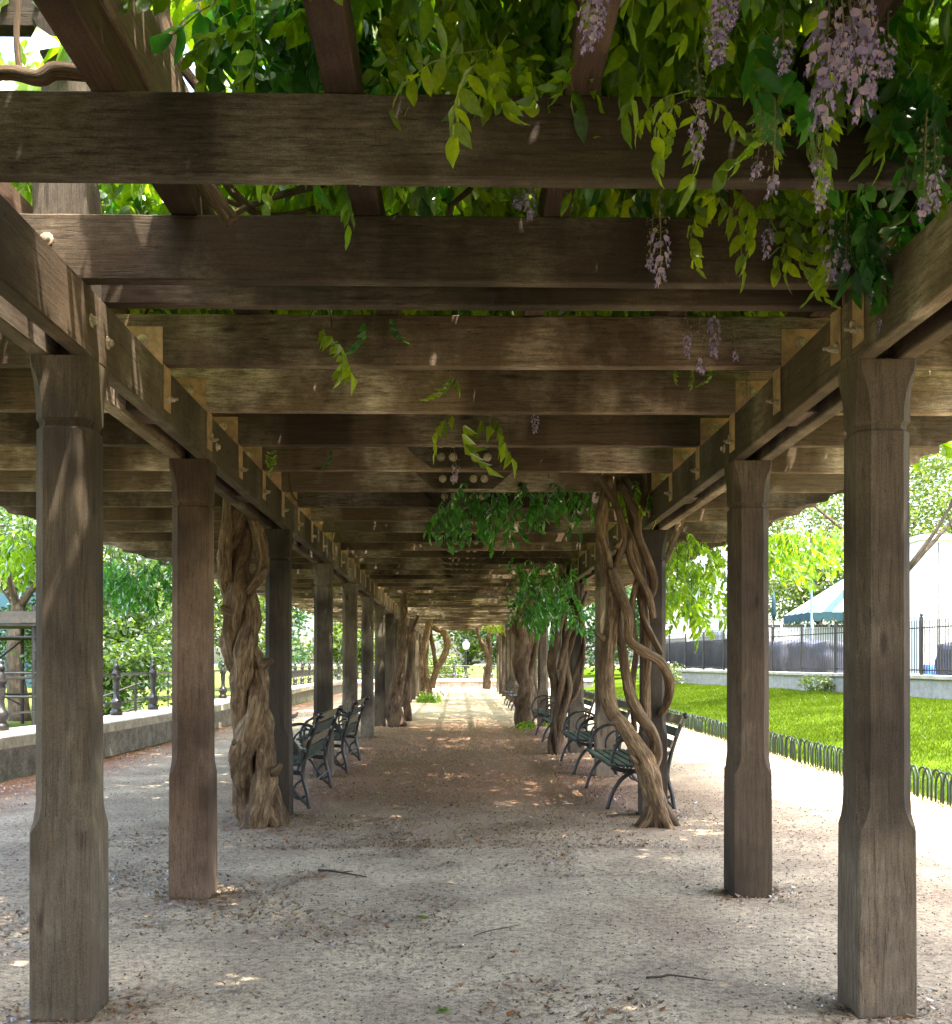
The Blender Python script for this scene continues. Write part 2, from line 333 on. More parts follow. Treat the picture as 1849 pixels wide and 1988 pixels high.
def gravelmat():
    m, nd, ln, b = newmat('gravel')
    tc = nd.new('ShaderNodeTexCoord'); P = tc.outputs['Object']
    f1 = noise_tex(nd, 95, 6, .75); f2 = noise_tex(nd, 24, 5, .7); f3 = noise_tex(nd, 1.3, 5, .62); f4 = noise_tex(nd, .33, 4, .6)
    for f in (f1, f2, f3, f4): ln.new(P, f.inputs['Vector'])
    c = ramp(nd, [(.34, (.18, .146, .110)), (.47, (.42, .352, .27)), (.66, (.61, .525, .41))]); ln.new(f1.outputs[0], c.inputs[0])
    c2 = ramp(nd, [(.36, (.52, .50, .50)), (.55, (1.06, 1.04, 1.0))]); ln.new(f2.outputs[0], c2.inputs[0])
    c3 = ramp(nd, [(.38, (.72, .68, .66)), (.6, (1.1, 1.07, 1.02))]); ln.new(f3.outputs[0], c3.inputs[0])
    col = mix(nd, ln, 1., c.outputs[0], c2.outputs[0], 'MULTIPLY'); col = mix(nd, ln, 1., col, c3.outputs[0], 'MULTIPLY')
    vo = nd.new('ShaderNodeTexVoronoi'); vo.inputs['Scale'].default_value = 55; ln.new(P, vo.inputs['Vector'])
    sp = ramp(nd, [(.13, (1, 1, 1)), (.26, (0, 0, 0))]); ln.new(vo.outputs['Distance'], sp.inputs[0])
    spk = nd.new('ShaderNodeSeparateColor'); ln.new(vo.outputs['Color'], spk.inputs[0])
    th = nd.new('ShaderNodeMath'); th.operation = 'GREATER_THAN'; th.inputs[1].default_value = .62; ln.new(spk.outputs[0], th.inputs[0])
    mm = nd.new('ShaderNodeMath'); mm.operation = 'MULTIPLY'; ln.new(sp.outputs[0], mm.inputs[0]); ln.new(th.outputs[0], mm.inputs[1])
    col = mix(nd, ln, mm.outputs[0], col, (.09, .065, .055))
    # trodden leaf mould in the middle of the walk
    sx = nd.new('ShaderNodeSeparateXYZ'); ln.new(P, sx.inputs[0])
    a = nd.new('ShaderNodeMapRange'); a.inputs['From Min'].default_value = 7.6; a.inputs['From Max'].default_value = 11.5; ln.new(sx.outputs[1], a.inputs['Value'])
    a2 = nd.new('ShaderNodeMapRange'); a2.inputs['From Min'].default_value = 29; a2.inputs['From Max'].default_value = 23; ln.new(sx.outputs[1], a2.inputs['Value'])
    ab = nd.new('ShaderNodeMath'); ab.operation = 'ABSOLUTE'; ln.new(sx.outputs[0], ab.inputs[0])
    a3 = nd.new('ShaderNodeMapRange'); a3.inputs['From Min'].default_value = 3.2; a3.inputs['From Max'].default_value = 1.8; ln.new(ab.outputs[0], a3.inputs['Value'])
    wl_ = nd.new('ShaderNodeMapRange'); wl_.inputs['From Min'].default_value = -4.3; wl_.inputs['From Max'].default_value = -5.3; ln.new(sx.outputs[0], wl_.inputs['Value'])
    q = nd.new('ShaderNodeMath'); q.operation = 'MULTIPLY'; ln.new(a.outputs[0], q.inputs[0]); ln.new(a2.outputs[0], q.inputs[1])
    q2 = nd.new('ShaderNodeMath'); q2.operation = 'MULTIPLY'; ln.new(q.outputs[0], q2.inputs[0]); ln.new(a3.outputs[0], q2.inputs[1])
    q3 = nd.new('ShaderNodeMath'); q3.operation = 'MAXIMUM'; ln.new(q2.outputs[0], q3.inputs[0]); ln.new(wl_.outputs[0], q3.inputs[1])
    lr = ramp(nd, [(.34, (0, 0, 0)), (.50, (1, 1, 1))]); ln.new(f2.outputs[0], lr.inputs[0])
    q4 = nd.new('ShaderNodeMath'); q4.operation = 'MULTIPLY'; ln.new(q3.outputs[0], q4.inputs[0]); ln.new(lr.outputs[0], q4.inputs[1])
    q5 = nd.new('ShaderNodeMath'); q5.operation = 'MULTIPLY'; q5.inputs[1].default_value = .96; ln.new(q4.outputs[0], q5.inputs[0])
    lc = ramp(nd, [(.36, (.055, .025, .014)), (.52, (.165, .070, .035)), (.70, (.36, .195, .112))]); ln.new(f1.outputs[0], lc.inputs[0])
    col = mix(nd, ln, q5.outputs[0], col, lc.outputs[0])
    ln.new(col, b.inputs['Base Color']); b.inputs['Roughness'].default_value = .95; b.inputs['Specular IOR Level'].default_value = .15
    ad = nd.new('ShaderNodeMath'); ad.operation = 'MULTIPLY_ADD'; ad.inputs[1].default_value = 1.5; ln.new(f2.outputs[0], ad.inputs[0]); ln.new(f1.outputs[0], ad.inputs[2])
    bump(nd, ln, ad.outputs[0], .8, .007, b)
    return m
M_GRAVEL = gravelmat()
M_LAWN = plain('lawn turf', (.050, .086, .007), .95, 0, 1.5, .45, .02, .0)
M_MEADOW = plain('distant meadow', (.09, .12, .02), .95, 0, 1.2, .3, .0, .1)
M_SOIL = plain('soil', (.10, .085, .05), .95, 0, 2, .4)

# ------------------------------------------------------------------ ground
def grid(name, x0, x1, y0, y1, nx, ny, zf, mat, kind='structure'):
    xs = np.linspace(x0, x1, nx); ys = np.linspace(y0, y1, ny); X, Y = np.meshgrid(xs, ys)
    Z = np.vectorize(zf)(X, Y); V = np.stack([X.ravel(), Y.ravel(), Z.ravel()], 1)
    i = np.arange(nx * ny).reshape(ny, nx); a, b_, c, d = i[:-1, :-1].ravel(), i[:-1, 1:].ravel(), i[1:, 1:].ravel(), i[1:, :-1].ravel()
    T = np.concatenate([np.stack([a, b_, c], 1), np.stack([a, c, d], 1)])
    return tag(link(name, tri_mesh(name, V, T, mat, True)), kind=kind)
def gz(x, y): return .012 * mnoise.noise(Vector((x * .9, y * .9, 0))) + .006 * mnoise.noise(Vector((x * 4, y * 4, 3)))
tag(link('ground', (lambda m: (m.box((-700, -300, -1.2), (700, 1200, -.9)), m.mesh('ground', M_SOIL))[1])(MB())), kind='structure')
grid('gravel_path', -5.7, 5.2, -6, 60, 110, 420, gz, M_GRAVEL)
def lz(x, y):
    t = min(1, max(0, (x - 5.2) / 6.5)); return -.02 + .52 * t * t * (3 - 2 * t) + (.03 * mnoise.noise(Vector((x * .6, y * .6, 1))) if x < 20 else 0)
grid('lawn', 5.0, 60, -6, 140, 90, 90, lz, M_LAWN)
grid('far_lawn', -200, -5.5, -6, 200, 40, 40, lambda x, y: -.05 + .05 * mnoise.noise(Vector((x * .1, y * .1, 1))), M_MEADOW)
grid('meadow', -220, 220, 57.2, 400, 20, 20, lambda x, y: -.25, M_MEADOW)

# ------------------------------------------------------------------ pergola
PY = [4.42, 6.6] + [10.02 + 3.44 * i for i in range(13)]
def cxl(y): return float(np.interp(y, [0, 4.4, 6.6, 10, 23.8, 60], [-1.61, -1.67, -1.709, -1.766, -1.85, -1.93]))
def cxr(y): return float(np.interp(y, [0, 4.4, 6.6, 10, 17, 60], [1.73, 1.807, 1.862, 1.89, 1.92, 1.97]))
ZB, ZT, ZC = 2.78, 3.065, 3.335
pergola = tag(empty('pergola', (0, 4.4, 0)), 'long weathered brown timber pergola of paired posts, beams and crossbeams over the gravel walk', 'pergola')
PO = Vector((0, 4.4, 0))
def ploc(x, y, z): return Vector((x, y, z)) - PO

def post_mesh(top, seed):
    secs = [(-.06, .124, .006), (.20, .1245, .006), (.785, .123, .007), (.80, .1225, .016), (.825, .121, .028), (.855, .119, .037), (.885, .118, .043), (.92, .1175, .046),
            (1.6, .1165, .046), (2.40, .1155, .046), (2.478, .1155, .046), (2.490, .105, .042), (2.507, .105, .042), (2.522, .117, .046), (2.58, .117, .045),
            (2.64, .118, .038), (2.69, .120, .026), (2.73, .123, .013), (top, .124, .007)]
    V = []; F = []
    for z, a, c in secs:
        j = lambda: random.uniform(-.0012, .0012)
        for (x, y) in ((a-c, -a), (a, -a+c), (a, a-c), (a-c, a), (-a+c, a), (-a, a-c), (-a, -a+c), (-a+c, -a)):
            V.append((x + j(), y + j(), z))
    for i in range(len(secs) - 1):
        for k in range(8): a, b = i*8+k, i*8+(k+1) % 8; F.append((a, b, b+8, a+8))
    F += [tuple(range(7, -1, -1)), tuple(range(len(V)-8, len(V)))]
    m = MB(); m.add(V, F); return m.mesh('post', M_WZ, fix=False)
post_meshes = [post_mesh(ZB - .001, s) for s in range(3)]
PCOL = {(0, False): (1.2, 1.15, 1.02, 1), (1, False): (.95, .76, .66, 1), (0, True): (1.1, 1.05, .96, 1), (1, True): (1.25, 1.14, 1.02, 1)}
for i, y in enumerate(PY + [-1.2, -4.7, -8.2]):
    for cx in (cxl, cxr):
        o = link('post', post_meshes[i % 3], pergola, ploc(cx(y), y, 0)); o.color = PCOL.get((i, cx is cxr), (1, 1, 1, 1)); o.rotation_euler = (0, 0, random.choice([0, 1, 2, 3]) * math.pi / 2 + random.uniform(-.012, .012))

bolt_me = MB()
bolt_me.lathe([(.036, 0), (.036, .004), (.033, .006), (.021, .006), (.021, .024), (.016, .030), (.008, .031)], 10)
bolt_me = bolt_me.mesh('bolt', M_BOLT)
long_bolt = MB(); long_bolt.lathe([(.022, 0), (.022, .004), (.018, .005), (.018, .024), (.010, .026), (.010, .055), (.008, .058)], 8); long_bolt = long_bolt.mesh('bolt', M_BOLT)
RX_FRONT = Matrix.Rotation(R(90), 4, 'X')           # axis towards -y
def bolt_at(parent, p, normal, me=bolt_me, sc=.8):
    q = Vector(normal).to_track_quat('Z', 'Y'); return link('bolt', me, parent, M=Matrix.Translation(p) @ q.to_matrix().to_4x4() @ Matrix.Scale(sc, 4))

# side beams: two planks each side from post to post, butted over the posts
TH = .078
for side, cx in ((-1, cxl), (1, cxr)):
    nodes = [-8.2, -4.7, -1.2, 1.0] + PY + [PY[-1] + .9]
    for i in range(len(nodes) - 1):
        ya, yb = nodes[i] + .003, nodes[i+1] - .003
        for off in (-.087, .087):
            xa, xb = cx(ya) + off, cx(yb) + off; L = yb - ya
            m = MB(); m.box((-TH/2, -L/2, 0), (TH/2, L/2, ZT - ZB))
            o = m.build('beam', M_WY, pergola, bevel=.006)
            o.location = ploc((xa+xb)/2, (ya+yb)/2, ZB); o.rotation_euler = (0, 0, -math.atan2(xb-xa, L))
            if i in (3, 4, 5) and off * side < 0:
                for yy, zz in ((L/2 - .10, .15), (-L/2 + .10, .12)):
                    if (i == 3 and yy < 0) or (i == 5 and yy > 0): continue
                    bolt_at(o, (-side * (TH/2), yy, zz), (-side, 0, 0))
    # spacer blocks between the planks
    for i in range(1, 9):
        y = (PY[i-1] + PY[i]) / 2
        m = MB(); m.box((-.046, -.16, 0), (.046, .16, .20)); o = m.build('spacer_block', M_WY, pergola); o.location = ploc(cx(y), y, ZB + .03)

# crossbeams resting on the side beams
XL, XR = -5.2, 3.95
def cb_profile():
    h = ZC - ZT; p = []
    def scallop(sx, x):
        q = [(x, h), (x, h * .62)]
        for a in range(0, 91, 30): q.append((x - sx * (.02 + .16 * math.sin(R(a))), h * .62 - .0 - h * .32 * (1 - math.cos(R(a)))))
        for a in range(0, 91, 30): q.append((x - sx * (.24 + .26 * math.sin(R(a))), h * .26 - h * .26 * math.sin(R(a)) ** 2 * 1.0))
        return q
    r = scallop(1, XR); l = scallop(-1, XL)
    xs = [XL + .55 + (XR - XL - 1.1) * (i + random.uniform(-.3, .3)) / 90 for i in range(1, 90)]; ph = random.uniform(0, 9)
    wob = lambda x, q: .0035 * math.sin(x * 1.7 + ph + q) + random.gauss(0, .0012) - (.006 if random.random() < .03 else 0)
    bot = [(x, -wob(x, 0) * .4) for x in xs]; top = [(x, h + min(0, wob(x, 2))) for x in reversed(xs)]
    return l + bot + r[::-1] + top
CBT = .07
def cb_mesh():
    prof = cb_profile(); m = MB(); m.prism(prof, 'y', 0, CBT); return m.mesh('crossbeam', M_WX, bevel=.005)
cbms = [cb_mesh() for _ in range(5)]
CBY_BACK = [-7.5 + .99 * i for i in range(10)]
CBY = [3.31, 4.215, 4.495] + [5.42 + .993 * i for i in range(47)]
def plate_mesh():
    m = MB(); m.box((-.125, -.006, 0), (.125, 0, .20)); return m.mesh('bracket_plate', M_BRK, bevel=.0015)
def strap_mesh():
    m = MB(); m.box((-.006, 0, -.235), (0, .12, .0)); return m.mesh('bracket_strap', M_BRK, bevel=.0015)
plm, stm = plate_mesh(), strap_mesh()
spl = MB(); spl.prism([(-.58, .288), (-.27, .02), (.27, .02), (.58, .288)], 'y', -.042, -.0005); spl = spl.mesh('splice_plate', M_WX, bevel=.003)
far_bolts = MB()
for y in CBY_BACK: link('crossbeam', cbms[0], pergola, ploc(random.uniform(-.03, .03), y, ZT))
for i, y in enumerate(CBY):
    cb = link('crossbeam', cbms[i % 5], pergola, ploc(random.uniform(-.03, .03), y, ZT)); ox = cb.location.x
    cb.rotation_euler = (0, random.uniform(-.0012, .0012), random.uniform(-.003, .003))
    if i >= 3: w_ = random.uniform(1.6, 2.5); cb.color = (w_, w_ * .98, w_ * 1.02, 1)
    if i >= 1:
        for side, cx in ((-1, cxl), (1, cxr)):
            if i > 26: break
            c = cx(y)
            if side < 0 and i < 3:
                if i == 1: bolt_at(cb, (c - ox - .02, -.001, .16), (0, -1, 0))
                continue
            link('bracket_plate', plm, cb, (c - ox, -.001, .001))
            inner = c - side * (.087 + TH / 2 + .001)
            s_ = link('bracket_strap', stm, cb, (inner - ox, .0, .005))
            if side < 0: s_.rotation_euler = (0, 0, math.pi); s_.location.y = .12
            if i < 14:
                bolt_at(cb, (c - ox - side * .02, -.007, .13), (0, -1, 0))
                for dy in (.03, .085): bolt_at(cb, (inner - ox - side * .0065, dy, -.18 + (.02 if dy > .05 else 0)), (-side, 0, 0), long_bolt)
    if i >= 6:
        c = .035
        link('splice_plate', spl, cb, (c - ox, -.0005, 0))
        for dx in (-.19, -.09, .09, .19):
            for z in (.105, .215):
                if i < 20: bolt_at(cb, (c - ox + dx, -.043, z), (0, -1, 0), sc=1.)
                elif i < 34: far_bolts.box((c + dx - .018, y - .06 - 4.4, ZT + z - .018), (c + dx + .018, y - .043 - 4.4, ZT + z + .018))
tag(far_bolts.build('bolt_heads', M_BOLT, pergola), kind='stuff')

# rafters laid along the walk on top of the crossbeams
cuts = [-8., -3.2, 1.6, 7.95, 13.9, 19.85, 25.8, 31.7, 37.7, 43.65, 51.9]
for k in range(-6, 6):
    x = -.38 + .765 * k
    for a, b in zip(cuts[:-1], cuts[1:]):
        m = MB(); L = b - a - .006; m.box((-.055, -L/2, 0), (.055, L/2, .145))
        o = m.build('rafter', M_RF, pergola, bevel=.005); o.location = ploc(x + random.uniform(-.012, .012), (a+b)/2, ZC + .001)
# upper frame over the first pair of posts
for cx in (cxl, cxr):
    m = MB(); a = .105
    secs = [(ZC - .285, .125, .01), (3.50, .125, .01), (3.60, .112, .04), (3.66, a, .05), (4.00, a, .05), (4.02, .095, .045), (4.04, .095, .045), (4.06, .108, .048), (4.18, .125, .01)]
    V = []; F = []
    for z, a, c in secs: V += [(x, y, z) for (x, y) in ((a-c,-a),(a,-a+c),(a,a-c),(a-c,a),(-a+c,a),(-a,a-c),(-a,-a+c),(-a+c,-a))]
    for i in range(len(secs)-1):
        for k in range(8): p, q = i*8+k, i*8+(k+1) % 8; F.append((p, q, q+8, p+8))
    F += [tuple(range(7, -1, -1)), tuple(range(len(V)-8, len(V)))]
    m.add(V, F); o = m.build('upper_post', M_WZ, pergola, fix=False); o.location = ploc(cx(4.42), 4.392, 0); o.scale = (.9, .78, 1)
m = MB(); m.box((-4.9, 0, 0), (3.6, .08, .285)); o = m.build('upper_beam', M_WX, pergola, bevel=.005); o.location = ploc(0, 4.352, 4.181)
for x in (-1.10, 1.30):
    m = MB(); m.box((-.035, -1.15, 0), (.035, 1.15, .27)); o = m.build('upper_rafter', M_WY, pergola, bevel=.004); o.location = ploc(x, 3.15, ZC + .147)

# ------------------------------------------------------------------ leaves, fronds and racemes (numpy templates)
def leaflet(L, W, fold, droop, simple=False):
    """leaflet along +x in its own frame"""
    if simple:
        V = [(0, 0, 0), (L*.45, W/2, fold*W), (L, 0, -droop*L), (L*.45, -W/2, fold*W)]
        return np.array(V), np.array([(0, 1, 2), (0, 2, 3)])
    r = np.random.default_rng(int(L * 1e7) % 99991); V = [(0, 0, 0)]; T = []
    ts = (.14, .32, .52, .70, .86); ws = (.30, .47, .48, .36, .17); cur = r.uniform(-.12, .12); wv = r.uniform(.05, .16)
    for k, (t, w) in enumerate(zip(ts, ws)):
        z = -droop * L * t * t; y = cur * L * t * (1 - t)
        a, b = w * W * r.uniform(.88, 1.1), w * W * r.uniform(.88, 1.1); f = fold * (1 - .6 * t)
        V += [(L*t, y + a, z + a*f*2 + wv*W*math.sin(k*2.1)*.5), (L*t, y, z), (L*t, y - b, z + b*f*2 + wv*W*math.cos(k*2.3)*.5)]
    V.append((L, 0, -droop * L)); e = len(V) - 1
    T += [(0, 2, 1), (0, 3, 2)]
    for k in range(4):
        a = 1 + 3 * k; T += [(a, a+1, a+4), (a, a+4, a+3), (a+1, a+2, a+5), (a+1, a+5, a+4)]
    a = 13; T += [(a, a+1, e), (a+1, a+2, e)]
    return np.array(V), np.array(T)
def frond(seed, length=.34, pairs=5, lw=.105, simple=False, droop=.9):
    r = np.random.default_rng(seed); VS = []; TS = []; n = 0
    def pos(t):            # rachis bending downwards
        a = droop * t; return np.array([length * t * (1 - .18 * a * t), 0, -length * t * t * a * .5])
    pr = [pos(t) for t in np.linspace(0, 1, 4)]
    if not simple:
        for i in range(3):
            a, b = pr[i], pr[i+1]; w = .0022
            V = np.array([a+[0,w,0], a+[0,-w,0], b+[0,-w,0], b+[0,w,0]]); VS.append(V); TS.append(np.array([(0,1,2),(0,2,3)]) + n); n += 4
    def place(t, yaw, L, pitch):
        nonlocal n
        V, T = leaflet(L, L * r.uniform(.36, .50), r.uniform(.05, .3), r.uniform(.05, .35), simple)
        roll = r.normal(0, .35)
        M = Matrix.Rotation(yaw, 3, 'Z') @ Matrix.Rotation(pitch, 3, 'Y') @ Matrix.Rotation(roll, 3, 'X')
        VS.append(V @ np.array(M).T + pos(t)); TS.append(T + n); n += len(V)
    for k in range(pairs):
        t = .26 + .66 * k / max(1, pairs - 1)
        L = lw * (.75 + .35 * math.sin(math.pi * (k + 1) / (pairs + 1))) 
        for s in (-1, 1): place(t + r.normal(0, .012), s * r.uniform(.85, 1.25), L * r.uniform(.85, 1.1), r.uniform(.25, .9) + droop * t * .5)
    place(1, r.normal(0, .15), lw * 1.1, droop * .8 + r.uniform(0, .4))
    return np.concatenate(VS), np.concatenate(TS)
FR = [frond(i, random.uniform(.27, .38), random.choice([4, 5, 5, 6]), random.uniform(.085, .11), droop=random.uniform(.5, 1.3)) for i in range(8)]
FRS = [frond(40 + i, random.uniform(.27, .38), 5, .11, True, droop=random.uniform(.4, 1.2)) for i in range(6)]
FR_ME = {}
def frond_obj(i, mat, parent, M):
    k = (i, mat.name)
    if k not in FR_ME: FR_ME[k] = tri_mesh('leaf', FR[i][0], FR[i][1], mat)
    return link('leaf', FR_ME[k], parent, M=M)
def frond_matrix(p, d, roll=0., s=1.):
    d = Vector(d).normalized(); up = Vector((0, 0, 1))
    y = up.cross(d); y = y.normalized() if y.length > .05 else Vector((0, 1, 0)); z = d.cross(y)
    M = Matrix((d, y, z)).transposed().to_4x4() @ Matrix.Rotation(roll, 4, 'X')
    return Matrix.Translation(p) @ M @ Matrix.Scale(s, 4)
def scatter(name, items, lib, mat, parent, kind='stuff'):
    """items: (matrix, variant); everything becomes one mesh"""
    VS = []; TS = []; n = 0
    for M, i in items:
        V, T = lib[i % len(lib)]; A = np.array(M)
        VS.append(V @ A[:3, :3].T + A[:3, 3]); TS.append(T + n); n += len(V)
    o = link(name, tri_mesh(name, np.concatenate(VS), np.concatenate(TS), mat), parent)
    if kind: o['kind'] = kind
    return o
def rdir(down=.3, spread=1.):
    a = random.uniform(0, 2 * math.pi); return Vector((math.cos(a) * spread, math.sin(a) * spread, random.gauss(-down, .25)))
def to_px(p):
    dx, dy, dz = p[0], p[1], p[2] - CAMZ
    d = dx * math.sin(YAW) + dy * math.cos(YAW)
    if d < .1: return None
    c = dx * math.cos(YAW) - dy * math.sin(YAW); return CXP + FPX * c / d, HOR - FPX * dz / d, d

def raceme(seed, L=.28, spent=.45):
    """hanging flower spike: bare or spent above, open florets towards the tip; returns lists by material"""
    r = np.random.default_rng(seed); out = {'stem': MB(), 'petal': ([], []), 'keel': ([], []), 'spent': ([], [])}
    sway = r.normal(0, .02, 2)
    def P(t): return np.array([sway[0] * math.sin(t * 3), sway[1] * t, -L * t])
    out['stem'].tube([P(t) for t in np.linspace(0, 1, 6)], lerp_list([.0028, .0012], 6), 4)
    def put(key, V, T):
        a, b = out[key]; n = sum(len(x) for x in a); a.append(V); b.append(T + n)
    n = int(L * 112)
    for i in range(n):
        t = (i + .5) / n; t = .12 + .88 * t; az = i * 2.4 + r.normal(0, .3)
        fat = math.sin(math.pi * min(1, .25 + .8 * t)) * .024 + .010
        c = P(t); d = np.array([math.cos(az), math.sin(az), 0.])
        tip = c + d * fat + np.array([0, 0, -.004 + r.normal(0, .004)])
        side = np.array([-d[1], d[0], 0.]); s = r.uniform(.8, 1.2)
        if t < spent:
            if r.random() < .75:
                q = .0065 * s; put('spent', np.array([tip, tip + side * q + [0,0,-q], tip + d * q * .5 + [0,0,-2.2*q], tip - side * q + [0,0,-q]]), np.array([(0,1,2),(0,2,3)]))
            put('spent', np.array([c, c + [0,0,.0016], tip]), np.array([(0,1,2)]))
            continue
        q = .0118 * s
        up = np.array([0, 0, 1.])
        # banner petal, two halves
        put('petal', np.array([tip, tip + side*q + up*q*.9, tip + up*q*1.5 - d*q*.3, tip - side*q + up*q*.9, tip - side*q*.8 + d*q*.2, tip + side*q*.8 + d*q*.2]), np.array([(0,1,2),(0,2,3),(0,3,4),(0,5,1)]))
        put('keel', np.array([tip, tip + d*q*1.1 + side*q*.45 - up*q*.5, tip + d*q*1.3 - up*q*1.1, tip + d*q*1.1 - side*q*.45 - up*q*.5]), np.array([(0,1,2),(0,2,3)]))
        put('petal', np.array([tip + side*q*.4, tip + d*q*.9 + side*q*.8 - up*q*.3, tip + d*q*.5 + side*q*.5 - up*q*1.2]), np.array([(0,1,2)]))
        put('petal', np.array([tip - side*q*.4, tip + d*q*.9 - side*q*.8 - up*q*.3, tip + d*q*.5 - side*q*.5 - up*q*1.2]), np.array([(0,1,2)]))
        put('spent', np.array([c, c + [0,0,.0016], tip]), np.array([(0,1,2)]))
    V = [np.array(out['stem'].v)]; T = []; mi = []; n0 = len(V[0])
    for f in out['stem'].f:
        for j in range(1, len(f) - 1): T.append((f[0], f[j], f[j+1])); mi.append(0)
    for mk, key in ((1, 'petal'), (2, 'keel'), (3, 'spent')):
        a, b = out[key]
        if not a: continue
        VV = np.concatenate(a); TT = np.concatenate(b) + n0; n0 += len(VV); V.append(VV); T += [tuple(x) for x in TT]; mi += [mk] * len(TT)
    me = tri_mesh('flower_cluster', np.concatenate(V), np.array(T), M_SPENT)
    for mt in (M_PETAL, M_PETALD, M_SPENT): me.materials.append(mt)
    me.polygons.foreach_set('material_index', np.array(mi, dtype=np.int32)); me.update(); return me
RAC = {'open': [raceme(i, .26, .22) for i in range(3)], 'half': [raceme(10+i, .30, .55) for i in range(3)], 'spent': [raceme(20+i, .32, .82) for i in range(3)]}
def hang(parent, X, Y0, Y1, wy, kind='half', n=None):
    p = at(X, Y0, wy); q = at(X, Y1, wy); L = (p - q).length
    me = random.choice(RAC[kind]); L0 = {'open': .26, 'half': .30, 'spent': .32}[kind]; s = L / L0
    w = min(1.2, max(.7, s * .88))
    return link('flower_cluster', me, parent, M=Matrix.Translation(p) @ Matrix.Rotation(random.uniform(0, 6), 4, 'Z') @ Matrix.Rotation(random.gauss(0, .05), 4, 'X') @ Matrix.Diagonal((w, w, s, 1)))

# ------------------------------------------------------------------ vines
def stem(parent, pts, rad, mat=M_BARK, n=10, lobes=3, amp=.10, twist=5, nz=.25, name='stem', sub=5, seed=None):
    P = catmull(pts, sub); m = MB(); m.tube(P, lerp_list(rad, len(P)), n, lobes, amp, twist, nz, random.uniform(0, 50) if seed is None else seed)
    return m.build(name, mat, parent, smooth=True, fix=False)
def px(L, wy=None): return [at(*p) if len(p) == 3 else at(p[0], p[1], wy) for p in L]

# --- canopy vine over the front bays
front = tag(empty('wisteria_vine'), 'leafy wisteria canopy with hanging violet flower spikes spread over the nearest crossbeams', 'vine')
stem(front, px([(270, -150), (300, 0), (322, 90), (338, 175), (360, 270), (405, 365), (450, 430)], 4.0), [.05, .045, .045, .045, .04, .035, .03])
stem(front, px([(330, -60), (318, 40), (350, 120), (385, 170), (430, 230), (560, 330)], 3.95), [.02, .022, .02, .018, .02, .015])
stem(front, px([(-60, 150), (20, 140), (75, 150), (110, 135), (180, 145), (240, 170)], 3.9), [.03, .03, .028, .028, .025, .02])
stem(front, px([(40, -60), (32, 60), (38, 140)], 3.9), [.012, .012, .01])
stem(front, px([(540, 80), (580, 150), (625, 178), (700, 230), (800, 190)], 4.1), [.012, .016, .016, .012, .01])
stem(front, px([(760, 420), (830, 395), (900, 380), (960, 365)], 5.0), [.006, .008, .006, .005])
stem(front, px([(700, 420), (685, 390), (660, 365), (600, 330)], 4.8), [.012, .012, .01, .01])
stem(front, px([(420, 330), (460, 380), (520, 420), (640, 400)], 4.9), [.02, .022, .02, .015])
stem(front, px([(1000, -20), (1130, 60), (1210, 100), (1290, 105), (1420, 95), (1560, 100), (1849, 90)], 3.6), [.012, .014, .014, .013, .012, .01, .01])
for _ in range(26):
    x, y = random.uniform(-4.6, 4.2), random.uniform(2.6, 8); z = random.uniform(3.52, 3.75); a = random.uniform(0, 6.28); P = [Vector((x, y, z))]
    for k in range(4): a += random.gauss(0, .5); P.append(P[-1] + Vector((math.cos(a) * .5, math.sin(a) * .5, random.gauss(0, .06))))
    for p in P: p.z = max(3.51, p.z)
    stem(front, P, [.018, .015, .012, .010, .008], n=6, sub=3)
items = []                                             # (matrix, variant, material index)
def blocked(p):
    """keep fronds out of the timbers"""
    return False
def dens(x, y):                                         # uneven cover with gaps
    return .5 + .9 * mnoise.noise(Vector((x * .9, y * .9, 5.3)))
tries = 0
while len(items) < 3000:
    x, y = random.uniform(-5.2, 4.5), random.uniform(2.2, 8.6)
    if random.random() > dens(x, y) + .30 + (.25 if x > .6 else 0): continue
    if x < -.85 and y < 4.55: continue
    z = (3.52 if y < 4.4 else 3.72) + abs(random.gauss(0, .30))
    items.append((frond_matrix((x, y, z), rdir(.25), random.gauss(0, .5), random.uniform(.72, 1.1)), random.randrange(8), 0))
def cluster(X, Y, wy, n, sx, sy, sd, mat=0, down=.5, s=1.):
    for _ in range(n):
        p = at(random.gauss(X, sx), random.gauss(Y, sy), wy + random.gauss(0, sd))
        items.append((frond_matrix(p, rdir(down), random.gauss(0, .4), s * random.uniform(.8, 1.15)), random.randrange(8), mat))
def hero(X0, Y0, X1, Y1, wy, dy=0., mat=2, roll=0., var=None, sc=.86):
    p = at(X0, Y0, wy); q = at(X1, Y1, wy + dy); d = q - p
    i = random.randrange(8) if var is None else var; L0 = np.abs(FR[i][0][:, 0]).max()
    items.append((frond_matrix(p, d + Vector((0, 0, d.length * .22)), roll, d.length / L0 * sc), i, mat))
    if sc > 1 and wy > 5: stem(front, [p, p + Vector((random.gauss(0, .02), .01, .16)), p + Vector((random.gauss(0, .04), .03, 3.6 - p.z))], [.003, .004, .005], M_BARK2, n=5, sub=3, name='tendril')
